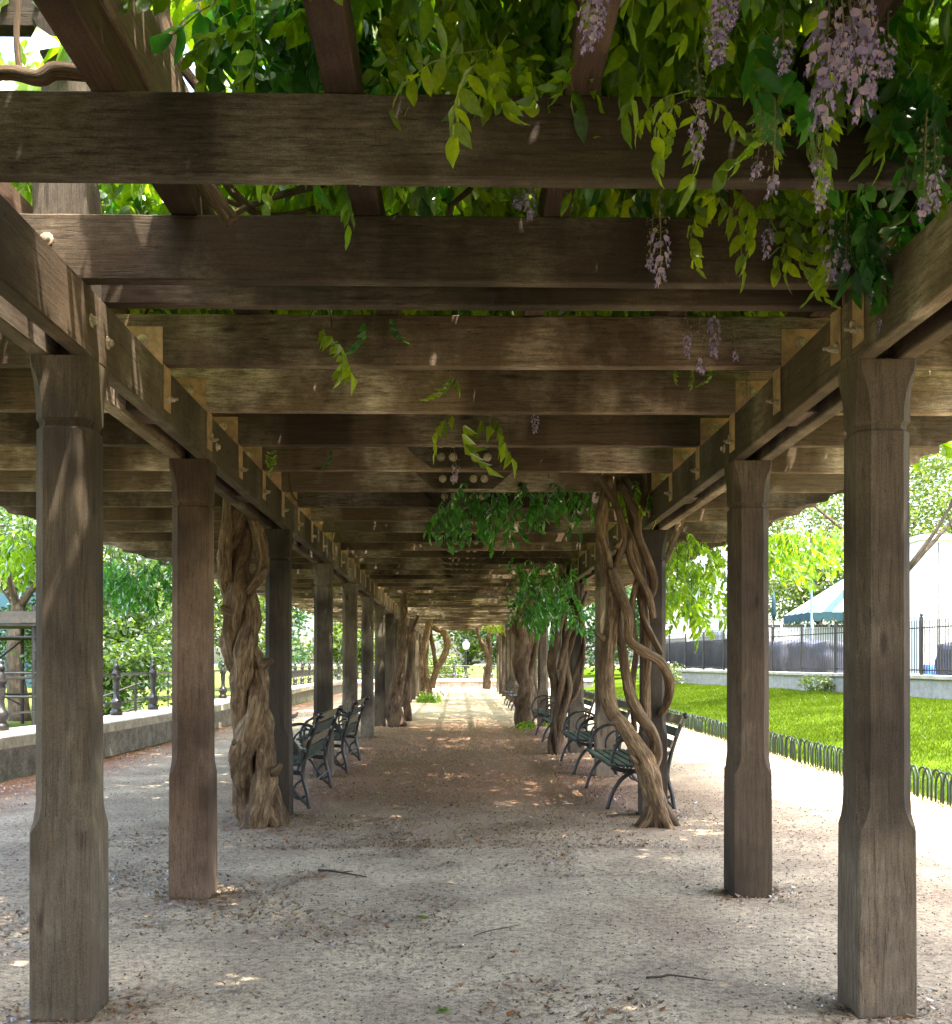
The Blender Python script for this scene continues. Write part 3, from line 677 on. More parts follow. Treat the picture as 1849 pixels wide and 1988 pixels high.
# sprays hanging in front of the first crossbeam
hero(950, 95, 715, 185, 3.05, -.05, 2, .5, 1); hero(950, 95, 828, 275, 2.95, -.1, 2, -.3, 2); hero(990, 60, 905, 215, 3.0, 0, 2, .3, 5)
hero(1010, 90, 985, 215, 3.1, 0, 0, .2); hero(1105, 70, 1118, 230, 3.05, 0, 0); hero(1090, 40, 1150, 190, 3.1, 0, 0)
hero(1340, 175, 1205, 235, 3.0, 0, 2); hero(1340, 190, 1225, 270, 3.0, -.05, 2); hero(1340, 200, 1400, 330, 2.95, -.1, 2); hero(1350, 185, 1470, 250, 3.0, 0, 2)
hero(1310, 215, 1322, 350, 3.05, 0, 2); hero(1490, 190, 1515, 320, 3.0, 0, 0); hero(1560, 210, 1470, 290, 3.05, 0, 2)
hero(640, -10, 470, 40, 3.5, 0, 1); hero(600, 20, 520, 110, 3.5, 0, 1)
cluster(40, 120, 5.6, 26, 50, 60, .3, 0, .5); cluster(150, 60, 5.6, 16, 50, 60, .3, 0, .5)
cluster(520, 20, 3.7, 26, 55, 60, .12, 1, .8); cluster(600, 60, 3.7, 14, 30, 50, .1, 1, .8)
cluster(760, 30, 3.7, 30, 50, 50, .15, 1, .7); cluster(860, -30, 3.4, 18, 70, 40, .12, 2, .5); cluster(1000, 20, 3.5, 26, 60, 45, .12, 0, .7)
cluster(1190, 0, 3.5, 34, 80, 40, .15, 0, .6); cluster(1430, 10, 3.5, 44, 90, 40, .15, 0, .7); cluster(1600, 20, 3.4, 36, 70, 50, .15, 1, .8)
cluster(1760, 40, 3.4, 40, 60, 50, .15, 0, .8); cluster(1640, 110, 3.2, 12, 50, 30, .08, 0, 1.); cluster(1770, 130, 3.2, 10, 50, 30, .08, 1, 1.2)
cluster(1590, 385, 4.05, 7, 35, 20, .05, 0, 1.); cluster(1695, 385, 4.0, 11, 30, 20, .05, 1, 1.4); cluster(1390, 365, 4.05, 4, 40, 15, .05, 2, .6)
cluster(1800, 350, 3.9, 8, 40, 20, .06, 1, 1.)
# sprays under the later crossbeams
hero(600, 618, 672, 690, 5.3, -.03, 0, sc=1.12); hero(645, 640, 670, 705, 5.28, 0, 0, sc=1.12); hero(705, 612, 720, 665, 5.25, 0, 1, sc=1.12); hero(760, 605, 750, 650, 5.3, 0, 1, sc=1.12)
hero(880, 720, 878, 775, 6.3, 0, 0, sc=1.12); hero(870, 722, 905, 760, 6.3, 0, 0, sc=1.12)
hero(900, 800, 815, 845, 7.25, 0, 0, sc=1.12); hero(905, 800, 885, 890, 7.2, 0, 0, sc=1.12); hero(905, 798, 980, 860, 7.25, 0, 0, sc=1.12); hero(940, 800, 1000, 850, 7.3, 0, 0, sc=1.12)
hero(1310, 708, 1300, 745, 6.2, 0, 0, sc=1.12); hero(1385, 705, 1390, 755, 6.1, 0, 0, sc=1.12); hero(1340, 708, 1355, 745, 6.2, 0, 0, sc=1.12); hero(1820, 650, 1815, 705, 5.6, 0, 0, sc=1.12)
hero(535, 865, 545, 915, 8.2, 0, 0, sc=1.12); hero(520, 866, 510, 900, 8.2, 0, 0, sc=1.12); hero(640, 868, 650, 895, 8.2, 0, 1, sc=1.12)
FM = (M_LEAF, M_LEAF2, M_YOUNG)
rank = []
for k, (M, i, mt) in enumerate(items):
    q = to_px(M.translation + M.to_3x3().col[0] * .15)
    ok = q and -40 < q[0] < 1890 and -60 < q[1] < 1000
    hidden = q and M.translation.y > 3.45 and 185 < q[1] < 362
    rank.append(((q[2] if ok and not hidden else 99), k))
rank.sort(); near = set(k for _, k in rank[:299])
for k in near: frond_obj(items[k][1], FM[items[k][2]], front, items[k][0])
for mt in range(3):
    rest = [(M, i) for k, (M, i, t) in enumerate(items) if k not in near and t == mt]
    if mt == 0:                                        # some of the cover is old, some young growth
        n = len(rest); a = rest[:int(n*.62)]; b = rest[int(n*.62):int(n*.80)]; c = rest[int(n*.80):]
        for q, mm in ((a, M_LEAF), (b, M_LEAF2), (c, M_YOUNG)): scatter('foliage', [t for t in q if t[0].translation.y < 5.2], FR, mm, front); scatter('foliage', [t for t in q if t[0].translation.y >= 5.2], FRS, mm, front)
    elif rest: scatter('foliage', rest, FR, FM[mt], front)
for h in [(1150, -40, 95, 2.52, 'open'), (1165, -40, 70, 2.57, 'open'), (1400, -60, 85, 2.52, 'open'), (1415, -40, 60, 2.57, 'open'), (1392, 30, 125, 2.52, 'open'),
          (1520, 10, 150, 2.62, 'half'), (1590, -40, 190, 2.57, 'half'), (1612, -30, 240, 2.52, 'open'), (1645, -40, 235, 2.57, 'open'), (1668, -50, 130, 2.62, 'open'), (1630, -60, 160, 2.47, 'half'),
          (1705, 30, 185, 2.62, 'open'), (1725, 10, 150, 2.67, 'half'), (1360, 140, 305, 2.77, 'half'), (1350, 90, 220, 2.82, 'spent'), (1480, 200, 345, 2.82, 'spent'), (1505, 190, 380, 2.77, 'spent'),
          (1600, 270, 400, 2.82, 'half'), (1590, 240, 330, 2.82, 'spent'), (1800, 210, 415, 2.87, 'spent'), (1815, 240, 400, 2.82, 'half'), (1282, 350, 550, 3.9, 'half'), (1270, 400, 520, 3.95, 'spent'),
          (1500, 380, 495, 4.0, 'half'), (1612, 400, 545, 3.95, 'open'), (1640, 420, 530, 3.95, 'spent'), (1715, 500, 640, 4.05, 'spent'), (1700, 480, 600, 4.1, 'half'), (1025, 350, 425, 4.05, 'open'), (1012, 350, 405, 4.05, 'half'),
          (1335, 600, 692, 5.2, 'half'), (1387, 596, 692, 5.2, 'open'), (1360, 600, 720, 5.25, 'spent'), (1425, 610, 700, 5.2, 'spent'), (1455, 700, 790, 6.2, 'spent'),
          (1040, 798, 840, 7.2, 'open'), (880, 862, 938, 8.2, 'half'), (1375, 640, 725, 5.3, 'spent')]:
    hang(front, *h)

def vine_far_cover(parent, y0, y1, n, x0=-5.2, x1=4.4, mat=M_LEAF, z0=3.86, big=1.):
    it = []
    while len(it) < n:
        x, y = random.uniform(x0, x1), random.uniform(y0, y1)
        if random.random() > dens(x * .6, y * .6) + .38: continue
        if x < -.85 and 3.0 < y < 4.6: continue
        it.append((frond_matrix((x, y, (z0 if z0 < 4.2 or y < 4.8 else 3.98) + abs(random.gauss(0, .3 if y < 4.8 or z0 < 4.2 else .16))), rdir(.02), random.gauss(0, .5), big * random.uniform(1.2, 1.7)), random.randrange(6)))
    scatter('foliage', it, FRS, mat, parent)
def hang_cover(parent, boxes, mat, lib=None, s=1.):
    """boxes: (X, Y, sx, sy, wy, sdepth, n)"""
    it = []
    for (X, Y, sx, sy, wy, sd, n) in boxes:
        for _ in range(n):
            p = at(X + random.uniform(-sx, sx), Y + random.uniform(-sy, sy) * random.uniform(.6, 1), wy + random.gauss(0, sd))
            it.append((frond_matrix(p, rdir(.6), random.gauss(0, .4), s * random.uniform(.75, 1.2)), random.randrange(6)))
    scatter('foliage', it, lib or FR, mat, parent)
    m = MB()
    for (M, _) in it[::7]:
        p = M.translation; h = max(p.z + .1, min(3.62, p.z + random.uniform(.25, .6)))
        m.tube(catmull([p, Vector((p.x + random.gauss(0, .03), p.y + random.gauss(0, .03), (p.z + h) / 2)), Vector((p.x + random.gauss(0, .06), p.y + random.gauss(0, .06), h))], 3), [.003] * 3 + [.0045] * 4, 4)
    tag(m.build('tendril', M_BARK2, parent, fix=False), kind='stuff')
def braid(parent, pts, wy, rpx, strands, turns, mat, fill=.62, off=.5, n=12, name='trunk', sub=7, dep=.0):
    C = catmull([at(x, y, wy + dep * i) for i, (x, y) in enumerate(pts)], sub); k = wy / FPX
    RR = lerp_list([r * k for r in rpx], len(C))
    for s in range(strands):
        P = []
        for i, c in enumerate(C):
            t = i / (len(C) - 1); a = 2 * math.pi * (s / strands + turns * t)
            P.append(c + Vector((math.cos(a), math.sin(a), 0)) * RR[i] * off)
        m = MB(); m.tube(P, [r * fill for r in RR], n, 4, .15, 11, .32, random.uniform(0, 40)); m.build(name, mat, parent, smooth=True, fix=False)
def roots(parent, base, r, n, mat):
    for i in range(n):
        a = 2 * math.pi * i / n + random.uniform(-.3, .3); d = Vector((math.cos(a), math.sin(a), 0))
        P = [base + d * r * .05 + Vector((0, 0, .26)), base + d * r * .55 + Vector((0, 0, .15)), base + d * r * 1.0 + Vector((0, 0, .05)), base + d * r * 1.9 + Vector((0, 0, -.05))]
        stem(parent, P, [r * .20, r * .40, r * .34, r * .10], mat, n=9, name='root')

vine_far_cover(front, 2.2, 9, 1500)
vine_far_cover(front, -8, 3, 8000)  # cover over the bays behind the camera, out of view, thickened against sun flecks
vine_far_cover(front, -5, 9, 4500, z0=4.05, big=1.15, x1=4.2)  # extra leaf layer added to keep sun flecks off the walk and beams
vine_far_cover(front, -6, 10, 9000, mat=M_YOUNG, z0=4.35, big=1.25, x1=4.2)  # oversized upper leaves, added to shade the walk and timbers below
# left, great twisted trunk
v = tag(empty('wisteria_vine', at(505, 1590, 9.5)), 'massive twisted wisteria trunk beside the left posts, thickest of all the vines', 'vine'); v.location = (0, 0, 0)
braid(v, [(508, 1612), (500, 1540), (490, 1450), (490, 1380), (482, 1320), (470, 1250), (466, 1180), (458, 1110), (462, 1040), (468, 985), (470, 930)], 9.45, [42, 39, 37, 33, 31, 31, 30, 28, 26, 26, 28], 3, 1.7, M_BARK, .60, .62, 14)
stem(v, px([(480, 1150, 9.4), (510, 1100, 9.35), (500, 1030, 9.35), (478, 980, 9.4), (455, 930, 9.4)]), [.05, .055, .06, .06, .05], n=12, name='trunk')
stem(v, px([(440, 1130, 9.3), (438, 1060, 9.3), (445, 990, 9.35), (440, 930, 9.4)]), [.06, .055, .055, .05], n=12, name='trunk')
roots(v, Vector((at(508, 1590, 9.45).x, 9.45, 0)), .14, 7, M_BARK)
for X, Y, dx, dy in ((446, 1190, -16, -14), (512, 1290, 18, -10), (470, 1440, -20, 4), (530, 1500, 16, -16), (505, 1120, 14, -18)):
    stem(v, px([(X, Y, 9.35), (X + dx * .6, Y + dy * .5, 9.3), (X + dx, Y + dy, 9.28)]), [.05, .032, .018], n=8, sub=3, name='stub')
stem(v, px([(556, 866, 8.7), (560, 920, 8.75), (570, 965, 8.8), (595, 980, 8.8), (630, 985, 8.85)]), [.009, .009, .009, .008, .007], n=6, name='tendril')
vine_far_cover(v, 7.8, 21, 5200); vine_far_cover(v, 9, 22, 4200, z0=4.3, big=1.3, mat=M_YOUNG, x1=4.2)  # the raised second layer is added to block sun through the roof
hang_cover(v, [(265, 1120, 62, 50, 15.5, .5, 70), (235, 1115, 35, 45, 15, .4, 20)], M_LEAF2)
hang_cover(v, [(40, 1060, 45, 55, 12.6, .3, 55)], M_LEAF)
for h in [(1005, 1040, 1062, 9.9, 'spent')]: pass

# right, pale twin stems leaning over the first bench
v = tag(empty('wisteria_vine'), 'pale leaning wisteria stems with a loop round the third post on the right', 'vine')
Y0 = 9.3
stem(v, px([(1280, 1612), (1276, 1570), (1262, 1510), (1240, 1455), (1212, 1412), (1188, 1380), (1178, 1330), (1180, 1270), (1188, 1210), (1190, 1150), (1178, 1090), (1168, 1040), (1172, 985), (1185, 925)], Y0), [.10, .095, .092, .078, .068, .064, .066, .064, .062, .06, .056, .052, .048, .04], n=14, lobes=4, amp=.14, name='trunk')
stem(v, px([(1262, 1500, 9.32), (1276, 1465, 9.34), (1268, 1425, 9.36), (1240, 1385, 9.38), (1222, 1345, 9.4), (1212, 1290, 9.42), (1205, 1230, 9.42), (1200, 1160, 9.42)]), [.06, .06, .055, .052, .048, .046, .045, .042], n=10, name='trunk')
stem(v, px([(1256, 1400, 9.42), (1254, 1330, 9.45), (1256, 1260, 9.45), (1252, 1190, 9.45), (1246, 1120, 9.4), (1236, 1050, 9.38), (1225, 985, 9.35), (1215, 925, 9.35)]), [.04, .042, .042, .04, .042, .045, .045, .04], n=10, name='trunk')
stem(v, px([(1188, 1105, 9.25), (1205, 1150, 9.2), (1222, 1200, 9.2), (1222, 1240, 9.25), (1250, 1265, 9.25), (1282, 1285, 9.3), (1300, 1320, 9.45), (1297, 1360, 9.7), (1285, 1385, 9.9)]), [.045, .048, .045, .042, .045, .046, .045, .042, .035], n=10, name='trunk')
stem(v, px([(1205, 940, 9.3), (1235, 1000, 9.25), (1240, 1040, 9.3), (1258, 1085, 9.3), (1270, 1130, 9.36), (1258, 1165, 9.45), (1240, 1130, 9.45), (1250, 1200, 9.4), (1285, 1270, 9.4)]), [.038, .042, .04, .038, .036, .034, .03, .03, .03], n=10, name='trunk')
stem(v, px([(1160, 920, 9.2), (1185, 960, 9.2), (1205, 1000, 9.25), (1210, 1050, 9.3), (1195, 1100, 9.3)]), [.03, .032, .036, .036, .03], n=8, name='trunk')
stem(v, px([(1232, 1420, 9.5), (1228, 1340, 9.55), (1236, 1260, 9.5), (1226, 1180, 9.4), (1240, 1110, 9.35), (1228, 1050, 9.3), (1200, 990, 9.3), (1190, 930, 9.3)]), [.026, .03, .028, .03, .03, .028, .026, .024], n=8, name='trunk')
stem(v, px([(1268, 1200, 9.4), (1258, 1150, 9.34), (1236, 1110, 9.3), (1222, 1060, 9.3), (1238, 1010, 9.35), (1252, 960, 9.4), (1250, 915, 9.4)]), [.03, .034, .036, .035, .033, .03, .028], n=8, name='trunk')
stem(v, px([(1292, 1090, 10.4), (1312, 1040, 10.6), (1325, 1000, 10.7), (1318, 950, 10.7)]), [.03, .035, .035, .03], n=8, name='trunk')
roots(v, Vector((at(1278, 1590, Y0).x, Y0, 0)), .13, 5, M_BARK)
for X, Y, dx, dy in ((1172, 1240, -14, -12), (1200, 1400, -16, 6), (1235, 1480, -12, -14), (1196, 1060, 12, -16)):
    stem(v, px([(X, Y, 9.25), (X + dx * .6, Y + dy * .5, 9.22), (X + dx, Y + dy, 9.2)]), [.035, .022, .012], n=8, sub=3, name='stub')
hang_cover(v, [(1225, 940, 35, 25, 9.5, .15, 22)], M_LEAF, s=.8)
hang_cover(v, [(945, 965, 85, 45, 9.7, .25, 40), (1060, 945, 75, 28, 9.6, .2, 20), (900, 1000, 40, 30, 9.8, .2, 9)], M_LEAF2, s=.9)
hang_cover(v, [(1350, 1100, 62, 75, 12.5, .5, 110), (1330, 1160, 40, 50, 12, .4, 40)], M_LEAF)
vine_far_cover(v, 8, 14, 1600)

# right, tangle of slender stems by the second bench
v = tag(empty('wisteria_vine'), 'tangle of slender brown wisteria stems rising from one foot on the right', 'vine')
Yv = 16.6
for off, rad, tw in ((0, .07, .0), (1, .055, .3), (2, .045, -.4), (3, .04, .5), (4, .03, -.2), (5, .03, .1)):
    xs = [1076, 1078, 1088, 1086 + off * 6, 1078 + off * 10, 1080 + off * 12, 1085 + off * 9, 1095 + off * 5]
    ys = [1472, 1430, 1390, 1340, 1290, 1230, 1170, 1090]
    stem(v, px([(xs[i] + 8 * math.sin(i * 1.3 + off * 2), ys[i], Yv + .1 * math.sin(i + off)) for i in range(8)]), [rad * 1.5, rad * 1.1] + [rad] * 6, M_BARK2, name='trunk')
stem(v, px([(1085, 1300, 16.4), (1100, 1240, 16.3), (1125, 1190, 16.3), (1140, 1150, 16.4)]), [.04, .04, .035, .03], M_BARK2, name='trunk')
hang_cover(v, [(1060, 1130, 55, 65, 15.8, .5, 85), (1075, 1180, 40, 30, 15.8, .3, 30)], M_LEAF2)
hang_cover(v, [(1560, 1050, 75, 42, 15.0, .5, 110), (1525, 1060, 35, 42, 14.5, .4, 40)], M_LEAF)
vine_far_cover(v, 13, 30, 4600)
# right, dark knotted trunk
v = tag(empty('wisteria_vine'), 'dark knotted wisteria trunk at the path edge beyond the slender-stemmed tangle', 'vine')
braid(v, [(1017, 1412), (1018, 1370), (1022, 1330), (1012, 1290), (1018, 1250), (1010, 1210), (1022, 1170), (1025, 1110)], 23.2, [18, 15, 14, 14, 15, 14, 13, 11], 3, 1.2, M_BARK2, .68, .5, 10)
stem(v, px([(1028, 1320), (1040, 1260), (1050, 1200), (1055, 1140)], 23.2), [.05, .06, .05, .04], M_BARK2, name='trunk')
vine_far_cover(v, 20, 34, 3600)
# left, dark leaning trunks at the seventh post
v = tag(empty('wisteria_vine'), 'dark wisteria trunk with twisted feet leaning beside the far left posts', 'vine')
braid(v, [(770, 1410), (766, 1370), (772, 1320), (778, 1270), (782, 1220), (784, 1170), (788, 1120)], 23.6, [18, 14, 11, 9, 8, 7, 6], 3, .9, M_BARK2, .68, .5, 10)
stem(v, px([(792, 1400, 24.4), (790, 1340, 24.4), (798, 1270, 24.4), (800, 1200, 24.4)]), [.11, .08, .07, .06], M_BARK2, name='trunk')
stem(v, px([(782, 1270), (800, 1225), (812, 1195)], 24.0), [.05, .045, .04], M_BARK2, name='trunk')
vine_far_cover(v, 26, 41, 2000)
# left, sunlit looping vine
v = tag(empty('wisteria_vine'), 'pale wisteria with an arching loop and leafy foot, deep along the left side', 'vine')
braid(v, [(828, 1358), (828, 1325), (822, 1290), (826, 1250), (832, 1215), (836, 1180)], 38., [11, 9, 7.5, 6.5, 6, 5.5], 3, .8, M_BARK, .66, .55, 10)
stem(v, px([(838, 1335), (848, 1300), (864, 1270), (869, 1248), (862, 1228), (848, 1222), (838, 1215)], 38.), [.12, .12, .13, .13, .12, .11, .1], name='trunk')
stem(v, px([(846, 1300), (842, 1260), (836, 1235), (838, 1210)], 38.2), [.07, .08, .07, .06], name='trunk')
hang_cover(v, [(835, 1350, 22, 12, 37.6, .3, 60)], M_LEAF, FRS)
# right, far slim vine
v = tag(empty('wisteria_vine'), 'slim forked wisteria trunk on the right edge at the far end of the walk', 'vine')
stem(v, px([(944, 1338), (946, 1310), (950, 1280), (940, 1255), (930, 1235), (928, 1215)], 48.), [.2, .15, .14, .12, .1, .09], M_BARK2, name='trunk')
stem(v, px([(950, 1282), (952, 1255), (948, 1235), (955, 1215)], 48.), [.1, .1, .1, .08], M_BARK2, name='trunk')
hang_cover(v, [(965, 1205, 25, 14, 44, .4, 60)], M_YOUNG, FRS)
vine_far_cover(v, 34, 52, 5200)

# ------------------------------------------------------------------ benches
def curve(pts, n=5): return catmull(pts, n)
def make_bench():
    """faces -x; back towards +x; runs along +y for 1.75 m"""
    root = empty('bench')
    LEN = 1.75
    fr = MB()
    def st(P, r, n=6): P = curve([(x, 0, z) for x, z in P]); fr.tube(P, [r * 1.25] * len(P), n)
    st([(-.02, 0), (.03, .16), (.12, .30), (.24, .38), (.34, .40)], .018)                     # curved front leg
    st([(.66, 0), (.64, .15), (.60, .30), (.60, .42), (.66, .66), (.76, .93)], .018)           # back leg running up as the back
    st([(.34, .40), (.44, .30), (.54, .14), (.66, .02)], .014)                                 # brace scroll
    st([(.02, .43), (.12, .40), (.34, .38), (.60, .36)], .02)                                  # seat rail
    hoop = [(.30 + .27 * math.cos(a), .50 + .26 * math.sin(a)) for a in np.linspace(math.pi * 1.18, -.25, 12)]
    st(hoop, .016)                                                                             # round arm
    for (cx_, cz, r_, a0, a1) in ((.38, .52, .17, 3.4, .4), (.44, .53, .10, 3.6, .2)):
        st([(cx_ + r_ * math.cos(a), cz + r_ * math.sin(a)) for a in np.linspace(a0, a1, 8)], .011)
    st([(.30, .50), (.42, .56), (.62, .58)], .011); st([(.38, .44), (.34, .60), (.36, .74)], .011)
    st([(.60, .30), (.52, .24), (.50, .14), (.56, .10), (.62, .13)], .012)
    fr.lathe([(.005, -.035), (.03, -.02), (.035, 0), (.03, .02), (.005, .035)], 8, (.78, 0, .95))
    fr.lathe([(.005, -.02), (.025, -.01), (.025, .01), (.005, .02)], 8, (.36, 0, .70))
    fme = fr.mesh('end_frame', M_IRON, smooth=True)
    for y in (0, LEN): link('end_frame', fme, root, (0, y, 0))
    for k in range(6):
        x = .02 + k * .098; z = .452 - .022 * min(1, k / 2.5) + .004 * k
        m = MB(); m.box((-.041, -.06, 0), (.041, LEN + .06, .026)); o = m.build('seat_slat', M_SLAT, root, bevel=.005); o.location = (x, 0, z - .012); o.rotation_euler = (0, .10 if k < 2 else .03, 0)
    for k in range(4):
        t = k / 3; m = MB(); m.box((-.012, -.06, -.045), (.012, LEN + .06, .045)); o = m.build('back_slat', M_SLATB if k in (1, 3) else M_SLAT, root, bevel=.004)
        o.location = (.575 + .148 * t, 0, .54 + .37 * t); o.rotation_euler = (0, .36, 0)
    m = MB(); m.bar((.62, 0, .2), (.62, LEN, .2), .010); m.build('tie_rod', M_IRON, root)
    return root
bench = make_bench()
BG = 'hoop-armed benches along the pergola'
spots = [(-2.20, 10.5, 'dark iron hoop-arm bench behind the great twisted trunk, nearest on the left'),
         (-2.18, 13.85, 'hoop-arm bench standing second along the left posts, just behind the nearest left bench'),
         (1.52, 10.4, 'green-slatted hoop-arm bench partly behind the pale leaning vine stems'),
         (1.54, 13.65, 'hoop-arm bench between the pale leaning vine and the slender-stemmed vine tangle'),
         (1.56, 17.4, 'hoop-arm bench just behind the slender-stemmed vine tangle on the right'),
         (1.57, 20.9, 'hoop-arm bench beside the dark knotted vine trunk on the right'),
         (1.58, 31.3, 'small distant hoop-arm bench beyond the dark knotted vine, nearer of the two'),
         (1.60, 34.8, 'farthest hoop-arm bench down the right side of the walk')]
for i, (x, y, lab) in enumerate(spots):
    o = bench if i == 0 else copy_tree(bench)
    o.location = (x, y, 0); tag(o, lab, 'bench', BG)

# ------------------------------------------------------------------ right: hoop fence, lawn, wall, picket fence
hf = tag(empty('hoop_fence', (5.1, 8, 0)), 'low dark green hoop fence edging the lawn', 'fence')
m = MB(); P = [(0, -.115, -.05), (0, -.115, .14)] + [(0, -.115 * math.cos(a), .215 + .125 * math.sin(a)) for a in np.linspace(0, math.pi, 9)] + [(0, .115, .14), (0, .115, -.05)]
m.tube(P, [.0125] * len(P), 6); hoop_me = m.mesh('hoop', M_HOOP, smooth=True, fix=False)
for k in range(290):
    o = link('hoop', hoop_me, hf, (random.gauss(0, .006) + (.012 if k % 2 else 0), k * .155, random.gauss(0, .006))); o.rotation_euler = (random.gauss(0, .015), random.gauss(0, .03), random.gauss(0, .05))

N = 150000
gy = 6 + 46 * rng.random(N) ** 1.35; gx = 5.28 + 7.4 * rng.random(N)
keep = gx < 12.7 - .0967 * (gy - 24); gx, gy = gx[keep], gy[keep]; N = len(gx)
gzv = np.array([lz(a, b) for a, b in zip(gx, gy)])
an = rng.random(N) * 2 * np.pi; hgt = .035 + .05 * rng.random(N) + .02 * np.sin(gx * 2.1) * np.sin(gy * 1.7); w = .0035 + .004 * rng.random(N)
w *= 1 + gy / 24
lean = rng.normal(0, .05, (N, 2))
b0 = np.stack([gx - np.cos(an) * w, gy - np.sin(an) * w, gzv - .01], 1); b1 = np.stack([gx + np.cos(an) * w, gy + np.sin(an) * w, gzv - .01], 1)
tp = np.stack([gx + lean[:, 0], gy + lean[:, 1], gzv + hgt], 1)
V = np.stack([b0, b1, tp], 1).reshape(-1, 3); T = np.arange(3 * N).reshape(-1, 3)
tag(link('grass', tri_mesh('grass', V, T, M_GRASS)), kind='stuff')
# weedy tufts along the foot of the hoops
it = []
for _ in range(2600):
    y = random.uniform(7.5, 50); x = 5.08 + random.gauss(0, .10); a = random.uniform(0, 6.28); h = random.uniform(.02, .09); ww = random.uniform(.004, .012)
    it.append([(x - math.cos(a) * ww, y - math.sin(a) * ww, -.01), (x + math.cos(a) * ww, y + math.sin(a) * ww, -.01), (x + random.gauss(0, .03), y + random.gauss(0, .03), h)])
V = np.array(it).reshape(-1, 3); tag(link('edge_grass', tri_mesh('edge_grass', V, np.arange(len(V)).reshape(-1, 3), M_GRASS)), kind='stuff')

WA, WBp = Vector((14.0, 17, 0)), Vector((10.1, 57, 0))
wdir = (WBp - WA).normalized(); wlen = (WBp - WA).length; wang = math.atan2(wdir.y, wdir.x); WZ = .42
wall = tag(empty('stone_wall', (WA.x, WA.y, WZ), wang), 'low wall of grey stone blocks under a pale coping at the back of the lawn', 'wall')
m = MB(); m.box((0, -.12, -.3), (wlen, .12, .60)); m.build('wall_core', M_MORT, wall)
bms = []
for k in range(5):
    m = MB(); L = .56 + .04 * k
    m.box((.01, -.145, .006), (L - .01, -.05, .148)); bms.append((L, m.mesh('block', M_BLOCK, bevel=.012)))
for row in range(4):
    x = -.2 * (row % 2) + 2.
    while x < wlen - .7:
        L, me = random.choice(bms); link('block', me, wall, (x, random.uniform(-.008, .006), .0 + row * .150)); x += L
cme = MB(); cme.box((.004, -.20, 0), (1.496, .20, .11)); cme = cme.mesh('coping_stone', M_COPE, bevel=.012)
for k in range(int(wlen / 1.5)): link('coping_stone', cme, wall, (k * 1.5, 0, .602 + random.uniform(-.003, .003)))
pf = tag(empty('picket_fence', (WA.x, WA.y, WZ + .712), wang), 'tall dark iron picket fence standing on the stone wall', 'fence')
pk = MB(); pk.box((-.011, -.011, .05), (.011, .011, 1.46)); pk.lathe([(.011, 1.46), (.02, 1.49), (.004, 1.56)], 5); pk = pk.mesh('picket', M_IRON)
n = 270
for k in range(n): link('picket', pk, pf, (wlen * .13 + k * wlen * .87 / n, 0, 0))
for z in (.12, 1.30):
    m = MB(); m.box((0, -.018, z), (wlen, .018, z + .035)); m.build('rail', M_IRON, pf)
ar = MB(); P = [(-.07, 0, 1.36)] + [(-.07 * math.cos(a), 0, 1.56 + .07 * math.sin(a)) for a in np.linspace(0, math.pi, 6)] + [(.07, 0, 1.36)]; ar.tube(P, [.009] * len(P), 4)
for k in range(0, n, 2):
    if k < 200: link('arch', ar.mesh('arch', M_IRON, fix=False) if k == 0 else arch_me, pf, (wlen * .13 + (k + .5) * wlen * .87 / n, .0, 0))
    if k == 0: arch_me = pf.children[-1].data if False else [o for o in bpy.data.objects if o.name == 'arch'][0].data
pm = MB(); pm.box((-.035, -.035, 0), (.035, .035, 1.62)); pm.lathe([(.02, 1.62), (.05, 1.66), (.05, 1.70), (.015, 1.75)], 8); pm = pm.mesh('fence_post', M_IRON)
for k in range(0, int(wlen / 2.6)): link('fence_post', pm, pf, (1. + k * 2.6, .03, 0))
def along(t, off=0.):
    p = WA + wdir * t; nrm = Vector((-wdir.y, wdir.x, 0)) * -1; return p + nrm * off      # off > 0: behind the fence
# dark sheeting behind the far part of the fence
V = []; F = []; nx, nz = 70, 7
for i in range(nx + 1):
    for j in range(nz + 1):
        p = along(26.2 + 13.5 * i / nx, .16 + .05 * math.sin(i * .9) + .03 * math.sin(i * 2.3 + j)); V.append((p.x, p.y, 1.20 + 1.28 * j / nz + .03 * math.sin(i * .5)))
for i in range(nx):
    for j in range(nz): a = i * (nz + 1) + j; F.append((a, a + nz + 1, a + nz + 2, a + 1))
m = MB(); m.add(V, F); o = m.build('tarpaulin', M_TARP, smooth=True); tag(o, 'slate blue tarpaulin tied behind the far stretch of the picket fence', 'tarpaulin')
o.modifiers.new('thick', 'SOLIDIFY').thickness = .008
def covered_stack(p, sx, sy, sz, label, ang):
    V = []; F = []; n = 12
    bm = bmesh.new(); bmesh.ops.create_cube(bm, size=1); bmesh.ops.subdivide_edges(bm, edges=bm.edges[:], cuts=7, use_grid_fill=True)
    for v_ in bm.verts:
        c = v_.co.copy(); v_.co = Vector((c.x * sx, c.y * sy, (c.z + .5) * sz)); nn = mnoise.noise(v_.co * 2.2 + Vector((sx * 9, 0, 0)))
        v_.co += Vector((c.x, c.y, .4 * c.z)) * .22 * nn
        if c.z > .3: v_.co.z += .10 * sz * mnoise.noise(Vector((c.x * 3, c.y * 3, sx)))
    me = bpy.data.meshes.new('covered_stack'); bm.to_mesh(me); bm.free(); me.materials.append(M_TARP); me.polygons.foreach_set('use_smooth', [True] * len(me.polygons))
    o = link('covered_stack', me); o.location = p; o.rotation_euler = (0, 0, ang); tag(o, label, 'covered stack', 'sheeted stacks behind the picket fence'); return o
covered_stack((*along(20.5, 1.3).xy, .5), 3.2, 1.3, 1.72, 'black sheeted stack behind the picket fence, between the second and first right posts', wang)
